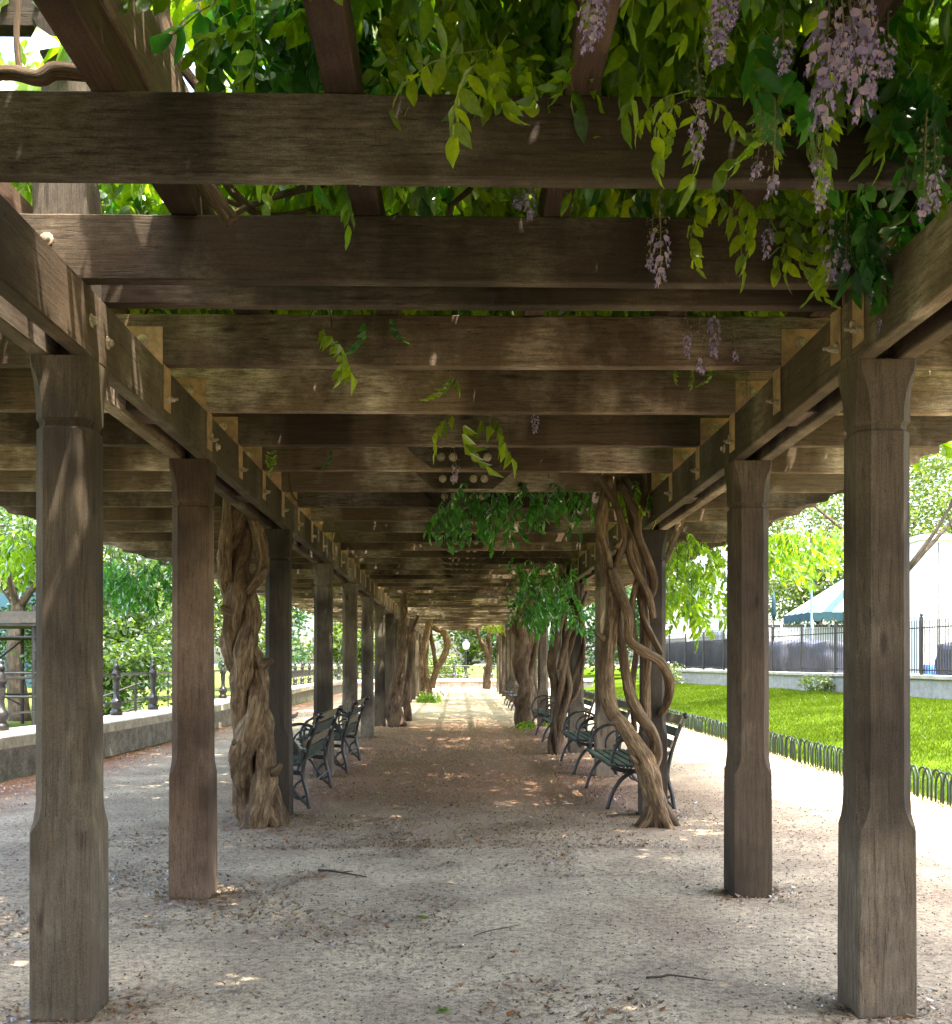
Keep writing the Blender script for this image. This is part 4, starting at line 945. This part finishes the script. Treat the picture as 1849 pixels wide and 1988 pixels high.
covered_stack((*along(24.3, 1.4).xy, .5), 2.6, 1.3, 1.78, 'lower sheeted stack next to the slate tarpaulin behind the picket fence', wang)
covered_stack((*along(11.6, 1.6).xy, .5), 1.6, 1.2, 1.5, 'sheeted stack beside the blue barrel behind the fence at the right edge', wang)
m = MB(); m.lathe([(.24, 0), (.27, .06), (.27, .3), (.285, .32), (.27, .34), (.27, .6), (.285, .62), (.27, .64), (.25, .9), (.22, .92)], 14)
o = m.build('barrel', M_BLUE, smooth=True); bp = at(1806, 1312, 30.2); o.location = (bp.x, bp.y, .50); tag(o, 'bright blue barrel behind the picket fence near the right edge', 'barrel')

# festival tent with scalloped valance
tx0, tx1, ty0, ty1, tz = 15.9, 22.8, 46, 50, 3.75
tent = tag(empty('marquee', (tx0, ty0, 0)), 'teal and white striped marquee roof with scalloped valance behind the picket fence', 'tent')
rx = (tx0 + tx1) / 2 + 1.2; ry = (ty0 + ty1) / 2; rz = 5.7
def stripes(A, B, apexA, apexB, n):
    for k in range(n):
        t0, t1 = k / n, (k + 1) / n; m = MB()
        L = lambda P, Q, t: tuple(p + (q - p) * t for p, q in zip(P, Q))
        vs = [Vector(L(A, B, t0)), Vector(L(A, B, t1)), Vector(L(apexA, apexB, t1)), Vector(L(apexA, apexB, t0))]
        o_ = Vector((tx0, ty0, 0)); nrm = (vs[1] - vs[0]).cross(vs[2] - vs[1]).normalized() * .02
        m.add([p - o_ for p in vs] + [p - o_ - nrm for p in vs], [(0,1,2,3), (7,6,5,4), (0,4,5,1), (1,5,6,2), (2,6,7,3), (3,7,4,0)])
        m.build('roof_panel', M_TEAL if k % 2 else M_CANV, tent)
stripes((tx0, ty0, tz), (tx1, ty0, tz), (rx - 2, ry, rz), (rx + 2, ry, rz), 15)
stripes((tx0, ty1, tz), (tx0, ty0, tz), (rx - 2, ry, rz), (rx - 2, ry + .001, rz), 9)
stripes((tx1, ty1, tz), (tx0, ty1, tz), (rx + 2, ry, rz), (rx - 2, ry, rz), 3)
stripes((tx1, ty0, tz), (tx1, ty1, tz), (rx + 2, ry, rz), (rx + 2, ry + .001, rz), 3)
def valance(n, length, name='valance_scallop'):
    w_ = length / n; m = MB(); pr = [(0, 0), (0, -.22)] + [(w_ / 2 - w_ / 2 * math.cos(a), -.22 - .2 * math.sin(a)) for a in np.linspace(0, math.pi, 7)[1:-1]] + [(w_, -.22), (w_, 0)]
    m.prism(pr, 'y', -.01, .01); return m.mesh(name, M_TEAL), m, w_
v1, mm_, w_ = valance(14, tx1 - tx0); vw = mm_.mesh('valance_scallop', M_TEAL)
for k in range(14): link('valance_scallop', v1 if k % 2 else vw, tent, (k * w_, -.02, tz - .01))
v2, mm2, w2 = valance(10, ty1 - ty0); vw2 = mm2.mesh('valance_scallop', M_TEAL)
for k in range(10): o = link('valance_scallop', v2 if k % 2 else vw2, tent, (-.02, k * w2, tz - .01)); o.rotation_euler = (0, 0, R(90))
for x, y in ((0, 0), (2.4, 0), (4.6, 0), (6.8, 0), (0, 3.8), (6.8, 3.8), (3.4, 3.8)):
    m = MB(); m.bar((x + .05, y + .05, 0), (x + .05, y + .05, tz), .05, 8); m.build('pole', M_WHITE, tent)
m = MB(); m.box((.4, 3.5, 0), (6.5, 3.6, 3.2)); m.build('dark_interior_sheet', M_TARP, tent)  # dark sheet put in to give the shaded interior below the valance

# white hoarding and site buildings
h = tag(empty('hoarding', (12.6, 47.0, 0)), 'long white panel hoarding with a top rail below the striped marquee', 'hoarding')
for k in range(9):
    m = MB(); m.box((k * 1.1 + .012, 0, .3), (k * 1.1 + 1.088, .05, 3.1)); m.build('panel', M_WHITE, h)
    m = MB(); m.box((k * 1.1 - .04, -.09, .3), (k * 1.1 + .04, -.002, 3.25)); m.build('stud', M_WHITE, h)
m = MB(); m.box((-.04, -.06, 3.105), (9.9, .11, 3.2)); m.build('top_rail', M_GREYM, h)
hb = tag(empty('site_hut', (11.3, 60, 0)), 'white site hut with grey shutters seen between the third and second right posts', 'hut')
m = MB(); m.box((0, 0, 0), (4.6, 3, 4.2)); m.build('wall', M_WHITE, hb)
m = MB(); m.prism([(-.25, 4.2), (4.85, 4.2), (4.6, 5.0), (0, 5.0)], 'y', -.2, 3.2); m.build('roof', M_WHITE, hb)
for x0, x1, z0, z1 in ((.5, 1.9, 2.3, 3.2), (2.7, 4.2, 1.4, 3.4)):
    sh = MB(); sh.box((x0, -.05, z0), (x1, -.001, z1)); sh = sh.build('shutter', M_GREYP, hb)
    for z in np.arange(z0 + .08, z1, .16): mm = MB(); mm.box((x0 + .03, -.075, z), (x1 - .03, -.051, z + .1)); mm.build('slat', M_GREYP, sh)
wb = tag(empty('white_building', (18.2, 40, 0)), 'tall plain white building wall at the right edge of the view', 'building')
m = MB(); m.box((0, 0, 0), (.62, 6, 6.3)); m.box((.626, 0, 0), (5, 6, 6.3)); m.build('wall', M_WHITE, wb)
m = MB(); m.box((-.12, -.12, 6.302), (5.1, 6.1, 6.5)); m.build('parapet', M_WHITE, wb)
m = MB(); m.bar((.62, -.04, 0), (.62, -.04, 6.2), .02, 6); m.build('downpipe', M_GREYM, wb)
def lamp(name, p, h, label, mat, globe=True, rise=.0):
    e = tag(empty(name, p), label, 'lamp post')
    m = MB(); m.lathe([(.16, 0), (.16, .1), (.11, .16), (.09, .7), (.10, .74), (.055, .82), (.045, h * .9), (.07, h * .92), (.05, h)], 10); m.build('pole', mat, e, smooth=True)
    if globe:
        m = MB(); m.lathe([(.09, h), (.19, h + .10), (.22, h + .28), (.18, h + .46), (.08, h + .56)], 12); m.build('lantern', M_LAMPG, e, smooth=True)
        m = MB(); m.lathe([(.20, h + .565), (.12, h + .64), (.03, h + .68), (.02, h + .8)], 10); m.build('lantern_cap', mat, e)
    return e
M_BLUEG = plain('blue grey painted steel', (.16, .24, .32), .5, 0, 10, .2)
p = at(1576, 1250, 44); lamp('lamp_post', (p.x, p.y, 0), 6.4, 'slim blue grey lamp post in front of the striped marquee', M_BLUEG, False)
p = at(1397, 1240, 56); lamp('lamp_post', (p.x, p.y, 0), 5.6, 'slim blue grey pole beside the white site hut', M_BLUEG, False)
p = at(1503, 1250, 45); e = tag(empty('parasol', (p.x, p.y, 0)), 'closed teal parasol standing above the white hoarding', 'parasol')
m = MB(); m.bar((0, 0, 0), (0, 0, 3.4), .03, 8); m.build('pole', M_GREYM, e)
m = MB(); m.tube([(0, 0, 3.4), (0, 0, 3.6), (0, 0, 4.2), (0, 0, 4.6)], [.06, .12, .08, .02], 10, 5, .25); m.build('canopy', M_TEAL, e, smooth=True)

# ------------------------------------------------------------------ left: parapet wall with coping and iron railing
wpts = catmull([(-7.3, 5, 0), (-6.2, 10, 0), (-5.62, 14.5, 0), (-5.42, 19, 0), (-5.42, 25, 0), (-5.6, 32, 0), (-5.9, 40, 0), (-5.9, 48, 0), (-5.0, 54, 0), (-3.4, 56.6, 0), (-1, 57.3, 0), (3, 57.4, 0), (7.5, 57.4, 0)], 10)
cum = [0]
for a, b in zip(wpts[:-1], wpts[1:]): cum.append(cum[-1] + (b - a).length)
def wp(s):
    i = min(len(cum) - 2, max(0, int(np.searchsorted(cum, s)) - 1)); t = (s - cum[i]) / max(1e-6, cum[i+1] - cum[i])
    p = wpts[i].lerp(wpts[i+1], t); d = (wpts[min(i+2, len(wpts)-1)] - wpts[max(0, i-1)]).normalized(); return p, d, Vector((-d.y, d.x, 0))
pw = tag(empty('parapet_wall', wpts[0]), 'low rough stone parapet with broad pale coping curving round the left side and far end of the walk', 'wall')
W0 = wpts[0]
s = 0; total = cum[-1]
while s < total - .3:
    L = min(random.uniform(1.5, 1.8), total - s); P0, d0, n0 = wp(s + .004); P1, d1, n1 = wp(s + L - .004)
    def slab(off0, off1, z0, z1, name, mat, bev):
        q = [P0 + n0 * off0, P1 + n1 * off0, P1 + n1 * off1, P0 + n0 * off1]
        vs = [(p.x - W0.x, p.y - W0.y, z0) for p in q] + [(p.x - W0.x, p.y - W0.y, z1) for p in q]
        m = MB(); m.add(vs, [(0,3,2,1),(4,5,6,7),(0,1,5,4),(1,2,6,5),(2,3,7,6),(3,0,4,7)]); return m.build(name, mat, pw, bevel=bev)
    slab(0, .9, .385 + .001, .545 + random.uniform(-.004, .004), 'coping_stone', M_COPE, .012)
    slab(.07, .86, -.3, .384, 'wall_stone', M_STONE, .006)
    s += L
rl = tag(empty('iron_railing', wpts[0]), 'ornate black cast iron railing with turned posts along the stone parapet', 'railing')
rp = MB(); rp.lathe([(.15, 0), (.15, .07), (.11, .09), (.11, .13), (.14, .16), (.15, .22), (.12, .27), (.075, .30), (.065, .42), (.09, .58), (.075, .62), (.115, .66), (.115, .69), (.09, .72), (.10, .77), (.06, .80), (.06, .83), (.085, .86), (.06, .90), (.03, .92), (.035, .95), (.01, .99)], 12); rp.v = [(x * .72, y * .72, z) for x, y, z in rp.v]; rp = rp.mesh('railing_post', M_IRON, smooth=True)
bl = MB(); bl.bar((0, 0, 0), (0, 0, .73), .014, 6); bl = bl.mesh('baluster', M_IRON)
s = 1.0; prev = None
sc = [0, .13]
while s < total - .2:
    P0, d0, n0 = wp(s); p = P0 + n0 * .72; link('railing_post', rp, rl, (p.x - W0.x, p.y - W0.y, .55))
    if s + 2.1 < total:
        P1, d1, n1 = wp(s + 2.1); q = P1 + n1 * .72; pm_, dm, nm = wp(s + 1.05); mid = pm_ + nm * .72
        link('baluster', bl, rl, (mid.x - W0.x, mid.y - W0.y, .55))
        for z in (.72, .22):
            m = MB(); m.tube([(p.x - W0.x, p.y - W0.y, .55 + z), (mid.x - W0.x, mid.y - W0.y, .55 + z), (q.x - W0.x, q.y - W0.y, .55 + z)], [.026 if z > .5 else .016] * 3, 6); m.build('rail', M_IRON, rl)
        if s > 32 and s < 50:                          # scrolled infill seen far along the walk
            for k in range(1, 6):
                c = p.lerp(q, k / 6); m = MB(); m.tube([(c.x - W0.x + .12 * math.cos(a) * d0.x, c.y - W0.y + .12 * math.cos(a) * d0.y, 1.02 + .15 * math.sin(a)) for a in np.linspace(0, 6.2, 9)], [.018] * 9, 5); m.build('scroll', M_IRON, rl)
    s += 2.1
# steel stair tower at the left edge
st_ = tag(empty('stair_tower', (-10.6, 23, 0)), 'grey steel stair landing with rails and plank deck at the left edge behind the parapet', 'stairs')
def bar(name, p, q, r, mat=M_GREYM): m = MB(); m.bar(p, q, r, 8); return m.build(name, mat, st_)
for x, y in ((0, 0), (1.1, 0), (0, 2), (1.1, 2), (-1.6, 0), (-1.6, 2)): bar('standard', (x, y, 0), (x, y, 2.75), .045)
for y in (0, 2):
    for z in (2.05, 1.25, .72): bar('rail', (-1.7, y, z + (.0)), (1.2, y, z), .03, M_GREYM if z > 1.5 else M_IRON)
    bar('brace', (-1.6, y + .05, 1.25), (-.05, y + .05, .45), .02); bar('brace', (-.9, y - .05, 1.3), (0, y - .05, 2.0), .025, M_IRON)
for k in range(6): m = MB(); m.box((-1.75, -.1 + k * .37, 2.30), (1.25, .25 + k * .37, 2.36)); m.build('deck_board', M_DECK, st_)
m = MB(); m.box((-1.75, -.13, 2.37), (1.25, -.105, 2.62)); m.build('toe_board', M_DECK, st_)
for k in range(7): m = MB(); m.box((-1.7 + k * .27, -.5, .05 + k * .085), (-1.45 + k * .27, .3, .09 + k * .085)); m.build('tread', M_DECK, st_)
bar('handrail', (-1.8, -.5, .35), (.4, -.5, .95), .025, M_IRON)
# sloping handrails beyond the railing
hr = tag(empty('handrail', (-8.2, 22, 0)), 'pair of sloping grey handrails of a sunken stair behind the left parapet', 'handrail')
for dz in (0, .48):
    p, q = at(200, 1352 + dz * 95, 22.5), at(275, 1325 + dz * 95, 23); m = MB(); m.bar(p - Vector((-8.2, 22, 0)), q - Vector((-8.2, 22, 0)), .022, 8); m.build('rail', M_GREYM, hr)
for X in (222, 262): p = at(X, 1340, 22.7); m = MB(); m.bar((p.x + 8.2, .7, 0), (p.x + 8.2, .7, .95), .02, 8); m.build('upright', M_GREYM, hr)

# building glimpsed at the left
bb = tag(empty('building', (-42, 62, 0)), 'teal blue clad building glimpsed beyond the trees at the left edge', 'building')
m = MB(); m.box((0, 0, 0), (24, 12, 9)); m.build('wall', M_TBLD, bb)
m = MB(); m.box((-.3, -.3, 9.002), (24.3, 12.3, 9.4)); m.build('roof', M_GREYP, bb)
for k in range(8):
    for z in (1.5, 6.6): w1 = MB(); w1.box((1 + k * 2.9, -.04, z), (2.8 + k * 2.9, -.001, z + 1.1)); w1.build('window', M_GLASS, bb)

# ------------------------------------------------------------------ trees and shrubs
LEAFQ = []
def tree(name, label, x, y, trunk_h, blobs, n, size, mat, group='trees beyond the pergola', tr=.22, cat='tree', z0=0., clump=.30):
    e = tag(empty(name, (x, y, z0)), label, cat, group)
    m = MB(); P = catmull([(0, 0, -.2), (random.gauss(0, .1), random.gauss(0, .1), trunk_h * .5), (random.gauss(0, .2), random.gauss(0, .2), trunk_h)], 4)
    m.tube(P, lerp_list([tr * 1.25, tr, tr * .75], len(P)), 9, 3, .08, 1, .15, random.uniform(0, 9)); top = P[-1]
    for (bx, by, bz, rx, ry, rz) in blobs:
        c = Vector((bx, by, bz)); mid = top.lerp(c, .5) + Vector((random.gauss(0, .2), random.gauss(0, .2), -.1 * rz))
        Q = catmull([top + Vector((0, 0, -.3)), mid, c], 3); m.tube(Q, lerp_list([tr * .55, tr * .3, tr * .1], len(Q)), 6)
    m.build('trunk', M_TBARK, e, smooth=True, fix=False)
    VS = []; vol = np.array([b[3] * b[4] + b[4] * b[5] + b[3] * b[5] for b in blobs]); vol = vol / vol.sum()
    for b, f in zip(blobs, vol):
        nb = int(n * f); nc = max(10, nb // 110)
        d = rng.normal(size=(nc, 3)); d /= np.linalg.norm(d, axis=1)[:, None]; rr = .45 + .6 * rng.random(nc) ** .6
        cc = d * rr[:, None] * np.array(b[3:6]) + np.array(b[:3])
        idx = rng.integers(0, nc, nb); sc_ = rng.uniform(.6, 1.3, nc)[idx]
        pt = cc[idx] + rng.normal(size=(nb, 3)) * (clump * min(b[3:6])) * sc_[:, None] * np.array([1, 1, .7])
        a = rng.normal(size=(nb, 3)); a[:, 2] *= .6; a[:, 2] -= .25; a /= np.linalg.norm(a, axis=1)[:, None]
        q = np.cross(a, rng.normal(size=(nb, 3))); q /= np.linalg.norm(q, axis=1)[:, None]
        s_ = size * rng.uniform(.7, 1.35, nb)[:, None]
        VS.append(np.stack([pt, pt + a * s_ * .45 + q * s_ * .26, pt + a * s_, pt + a * s_ * .45 - q * s_ * .26], 1))
    V = np.concatenate(VS).reshape(-1, 3); k = np.arange(len(V) // 4) * 4
    T = np.concatenate([np.stack([k, k+1, k+2], 1), np.stack([k, k+2, k+3], 1)])
    link('crown', tri_mesh('crown', V, T, mat), e)
    return e
def blobs(h, w, n, base=.35):
    out = []
    for _ in range(n):
        r = w * random.uniform(.32, .5); a = random.uniform(0, 6.28); d = w * .55 * random.random() ** .5; out.append((math.cos(a) * d, math.sin(a) * d, h * random.uniform(base, .88), r, r, r * random.uniform(.65, .9)))
    out.append((0, 0, h * .8, w * .45, w * .45, w * .38)); return out
# right side
tree('tree', 'bright broad tree rising behind the striped marquee', 20.5, 58, 4, blobs(12, 6, 8, .35), 20000, .22, M_TREE2)
tree('tree', 'tall pale green tree above the white building at the right edge', 27, 54, 4, blobs(15, 7, 9, .3), 22000, .22, M_TREE2)
tree('tree', 'dark green tree behind the white site hut', 14, 76, 4, blobs(12, 6, 8, .25), 10000, .34, M_TREE)
tree('tree', 'fine leaved tree overhanging the lawn between the near right posts', 13.2, 30.5, 4.5, [(-3.4, 0, 6.9, 2.0, 2.0, 1.0), (-1, 1, 7.8, 2.6, 2.4, 1.3), (1.5, -1, 7.9, 2.6, 2.4, 1.4), (3, 1, 7.3, 2, 2, 1.1)], 16000, .13, M_TREE2, tr=.16)
tree('tree', 'mid green tree at the far right end of the lawn', 9.5, 66, 3, blobs(9, 5, 7, .15), 10000, .3, M_TREE3)
# far end
tree('tree', 'dark leaning tree framing the far end of the walk', 5, 78, 5, blobs(14, 7, 9, .3), 9000, .4, M_TREE)
tree('tree', 'bright green round tree beyond the far parapet, right of the lamp post', 4.0, 70, 1.6, blobs(5.5, 3.2, 7, .1), 8000, .26, M_TREE3)
tree('tree', 'yellow green tree far beyond the end of the walk, left of the lamp post', -7, 92, 3, blobs(12, 7, 8, .2), 8000, .42, M_TREE2)
tree('shrub', 'bushy light green shrub just behind the far parapet', -1.5, 61.5, .4, blobs(1.5, 2.6, 7, .1), 5000, .16, M_TREE2, 'shrubs beyond the parapets', .06, 'shrub')
tree('shrub', 'low dark green shrub behind the far parapet on the right', 3.6, 61, .4, blobs(1.3, 2.4, 6, .1), 4000, .16, M_TREE, 'shrubs beyond the parapets', .06, 'shrub')
tree('tree', 'yellow green tree filling the view at the end of the walk', 0.5, 80, 1.5, blobs(9, 6, 9, .1), 9000, .36, M_TREE2)
tree('tree', 'fresh green tree behind the far parapet, left of the loop vine', -7.5, 72, 1.5, blobs(7, 4.5, 8, .1), 8000, .30, M_TREE2)
# left side
tree('tree', 'leafy tree of mixed light greens behind the left parapet, between the second and third posts', -10.2, 30, 2, blobs(6.2, 3.4, 9, .2), 20000, .15, M_TREE)
tree('tree', 'dark green tree with low crown shading the left parapet', -11.5, 27, 3.2, [(0, 0, 4.6, 2.6, 2.6, 1.0), (2, -1, 4.4, 2, 2, .8), (-2, 1, 4.8, 2.2, 2.2, .9)], 16000, .15, M_TREE)
tree('tree', 'sunny tree along the left parapet beyond the fourth post', -11, 44, 2.5, blobs(8, 4.6, 9, .15), 18000, .2, M_TREE2)
tree('tree', 'blue green tree far along the left parapet', -10, 58, 3, blobs(9, 5, 8, .15), 9000, .3, M_TREE3)
tree('tree', 'tall spreading tree at the left edge before the teal building', -15.5, 32, 4, [(1, 0, 5.0, 2.4, 2.2, 1.2), (-2, 1, 6.2, 3, 3, 1.6), (3, 1, 5.6, 2, 2, 1.1), (0, -1, 4.4, 1.6, 1.4, .8)], 16000, .17, M_TREE2)
tree('tree', 'large pale tree in the distance over the left meadow', -30, 66, 3, blobs(8, 7, 8, .15), 7000, .5, M_TREE2)
tree('shrub', 'broad leaved shrub hanging over the left parapet railing', -8.6, 24.5, .6, blobs(2.3, 1.8, 8, .15), 6000, .15, M_TREE, 'shrubs beyond the parapets', .05, 'shrub')
tree('shrub', 'sunlit pinnate leaved shrub behind the railing of the left parapet', -9.2, 27, .8, blobs(3.2, 2.0, 8, .25), 9000, .14, M_TREE, 'shrubs beyond the parapets', .05, 'shrub')
tree('shrub', 'small bush growing under the foot of the picket fence wall', 10.0, 48, .15, blobs(.85, 1.1, 5, .2), 1800, .10, M_TREE2, 'bushes at the stone wall', .03, 'shrub', .45)
tree('shrub', 'low weedy bush on the lawn at the wall, seen between the near right posts', 11.6, 33.5, .1, blobs(.5, .7, 4, .2), 1000, .10, M_TREE2, 'bushes at the stone wall', .02, 'shrub', .45)
# weed at the foot of the knotted vine
lw = tag(empty('young_plant', at(1045, 1408, 22.5)), 'small green plant at the foot of the dark knotted vine trunk', 'plant'); lw.location.z = 0
for k in range(7): frond_obj(k % 8, M_LEAF, lw, frond_matrix((random.gauss(0, .05), random.gauss(0, .05), .12), rdir(-.4), 0, 1.1))
m = MB(); m.bar((0, 0, -.05), (0, 0, .14), .01, 6); m.build('stalk', M_TWIG, lw)
lamp('lamp_post', (at(905, 1300, 64).x, 64, -.25), 2.5, 'park lamp post with pale lantern standing behind the far parapet', M_IRON)

# ------------------------------------------------------------------ ground litter
def flakes(n, pts, size, mat, name, flat=.25):
    P = np.asarray(pts); n = len(P)
    a = rng.random(n) * 6.28; s_ = size * rng.uniform(.5, 1.4, n); w_ = s_ * rng.uniform(.3, .55, n)
    dx, dy = np.cos(a), np.sin(a); z = P[:, 2]
    tl = rng.normal(0, flat, (n, 4)) * s_[:, None]
    V = np.stack([np.stack([P[:, 0] - dx * s_ / 2, P[:, 1] - dy * s_ / 2, z + .006 + np.abs(tl[:, 0])], 1), np.stack([P[:, 0] - dy * w_ / 2, P[:, 1] + dx * w_ / 2, z + .003 + np.abs(tl[:, 1]) * .5], 1),
                  np.stack([P[:, 0] + dx * s_ / 2, P[:, 1] + dy * s_ / 2, z + .006 + np.abs(tl[:, 2])], 1), np.stack([P[:, 0] + dy * w_ / 2, P[:, 1] - dx * w_ / 2, z + .003 + np.abs(tl[:, 3]) * .5], 1)], 1).reshape(-1, 3)
    k = np.arange(n) * 4; T = np.concatenate([np.stack([k, k+1, k+2], 1), np.stack([k, k+2, k+3], 1)])
    return tag(link(name, tri_mesh(name, V, T, mat)), kind='stuff')
def spots_xy(n, x0, x1, y0, y1, thr, f=.9, seed=0., pw=1.):
    out = []
    while len(out) < n:
        x = random.uniform(x0, x1); y = y0 + (y1 - y0) * random.random() ** pw
        if mnoise.noise(Vector((x * f, y * f, seed))) + .35 * mnoise.noise(Vector((x * f * 3, y * f * 3, seed))) > thr + random.gauss(0, .12): out.append((x, y, gz(x, y)))
    return out
A = spots_xy(15000, -2.3, 2.5, 8.2, 28, -.16, .8, 1., 1.3) + spots_xy(5000, -3.5, .9, 3.6, 9.5, .10, 1.1, 4.) + spots_xy(2600, -5.6, -4.5, 7, 34, -.2, .8, 2.) + spots_xy(1200, 1.6, 4.8, 8, 20, .1, .9, 6.)
for y in PY[:7]:
    for cx in (cxl, cxr):
        for _ in range(260):
            a = random.uniform(0, 6.28); r_ = .13 + abs(random.gauss(0, .16)); p = (cx(y) + r_ * math.cos(a) * 1.1, y + r_ * math.sin(a)); A.append((p[0], p[1], gz(*p)))
flakes(0, A, .031, M_DRY, 'leaf_litter')
A = spots_xy(4200, -5, 4.9, 3.4, 18, -.1, 1.3, 8., 1.4); flakes(0, A, .022, M_DRY2, 'petal_litter', .15)
A = spots_xy(6500, -5, 4.9, 3.2, 14, -.25, 1.6, 9., 1.5); flakes(0, A, .020, M_TWIG, 'chip_litter', .18)
# loose stones
PB = np.array([(1,0,0),(-1,0,0),(0,1,0),(0,-1,0),(0,0,.7),(0,0,-.7)], float); PT = np.array([(0,2,4),(2,1,4),(1,3,4),(3,0,4),(2,0,5),(1,2,5),(3,1,5),(0,3,5)])
VS = []; TS = []; n = 0
for (x, y, z) in spots_xy(15000, -5, 4.9, 3.2, 12, -.6, 1., 11., 1.5):
    s_ = random.uniform(.003, .0085) * (1.5 if random.random() < .05 else 1); M = np.array(Matrix.Rotation(random.uniform(0, 6), 3, 'Z'))
    VS.append((PB * rng.uniform(.6, 1.3, (6, 1)) * s_) @ M.T + [x, y, z + s_ * .3]); TS.append(PT + n); n += 6
tag(link('pebbles', tri_mesh('pebbles', np.concatenate(VS), np.concatenate(TS), M_PEB)), kind='stuff')
def twig(X, Y, X1, Y1, r, label):
    d = 2985 / (Y - HOR); p = at(X, Y, d); d2 = 2985 / (Y1 - HOR); q = at(X1, Y1, d2); p.z = q.z = 0.012; mid = p.lerp(q, .5) + Vector((random.gauss(0, .02), random.gauss(0, .02), .012))
    m = MB(); P = catmull([p, p.lerp(q, .25) + Vector((.0, .012, .005)), mid, q], 4); m.tube(P, lerp_list([r, r * .9, r * .4], len(P)), 6)
    b = mid + Vector((random.uniform(.04, .09), random.uniform(-.06, .06), 0)); m.tube([mid, b], [r * .6, r * .3], 5)
    o = m.build('twig', M_TWIG, smooth=True, fix=False); tag(o, label, 'twig', 'twigs lying on the gravel')
twig(618, 1692, 712, 1705, .009, 'dark twig on the gravel left of centre')
twig(1255, 1905, 1385, 1912, .006, 'thin twig on the pale gravel between the two near right posts, closest to the camera')
twig(1180, 1588, 1240, 1584, .012, 'dark forked stick at the foot of the pale leaning vine')
twig(920, 1822, 1010, 1800, .003, 'fine pale straw on the gravel near the middle')
def leafscrap(X, Y, mat, name, cat, label, s_=.05):
    p = at(X, Y, 2985 / (Y - HOR)); m = MB()
    m.add([(-s_, 0, .004), (-.2*s_, .5*s_, .012), (s_, .1*s_, .006), (.1*s_, -.5*s_, .014), (0, 0, .010)], [(0,4,1), (1,4,2), (2,4,3), (3,4,0)])
    o = m.build(name, mat, smooth=True); o.location = (p.x, p.y, .004); o.rotation_euler = (0, 0, random.uniform(0, 6)); tag(o, label, cat)
    md = o.modifiers.new('thick', 'SOLIDIFY'); md.thickness = .0015
leafscrap(820, 1783, M_YOUNG, 'fallen_leaf', 'leaf', 'fresh yellow green leaf lying on the gravel in the middle', .055)
leafscrap(862, 1967, M_YOUNG, 'fallen_leaf', 'leaf', 'pale green leaf at the bottom edge of the gravel', .045)
leafscrap(1103, 1563, M_PAPER, 'paper_scrap', 'paper', 'white paper scrap on the ground before the first right bench', .06)
leafscrap(1308, 1558, M_PAPER, 'paper_scrap', 'paper', 'white paper scrap just right of the pale leaning vine foot', .05)
leafscrap(1350, 1561, M_PAPER, 'paper_scrap', 'paper', 'white paper scrap farther right of the pale leaning vine foot, by the second post', .05)
# pigeon
pg = tag(empty('pigeon', at(569, 1394, 26.)), 'small dusky pigeon walking on the path beyond the third left post', 'bird'); pg.location.z = 0.0; pg.rotation_euler = (0, 0, .35)
bmx = MB(); P = [(-.17, 0, .075), (-.12, 0, .085), (-.05, 0, .11), (.03, 0, .125), (.08, 0, .15), (.10, 0, .185), (.115, 0, .205), (.135, 0, .20)]
bmx.tube(P, [.012, .03, .055, .06, .045, .028, .026, .012], 10); bmx.build('body', M_BIRD, pg, smooth=True, fix=False)
m = MB(); m.tube([(.135, 0, .198), (.165, 0, .188)], [.007, .002], 6); m.build('beak', M_BEAK, pg)
for sy in (-.02, .02): m = MB(); m.bar((.0, sy, .07), (.005, sy, .0), .004, 5); m.bar((.005, sy, .004), (.035, sy, .003), .003, 5); m.build('leg', M_BEAK, pg)
for sy in (-1, 1): m = MB(); m.tube([(.05, sy * .045, .125), (-.04, sy * .058, .115), (-.15, sy * .02, .085)], [.012, .03, .006], 6); m.build('wing', M_BIRD, pg, smooth=True, fix=False)
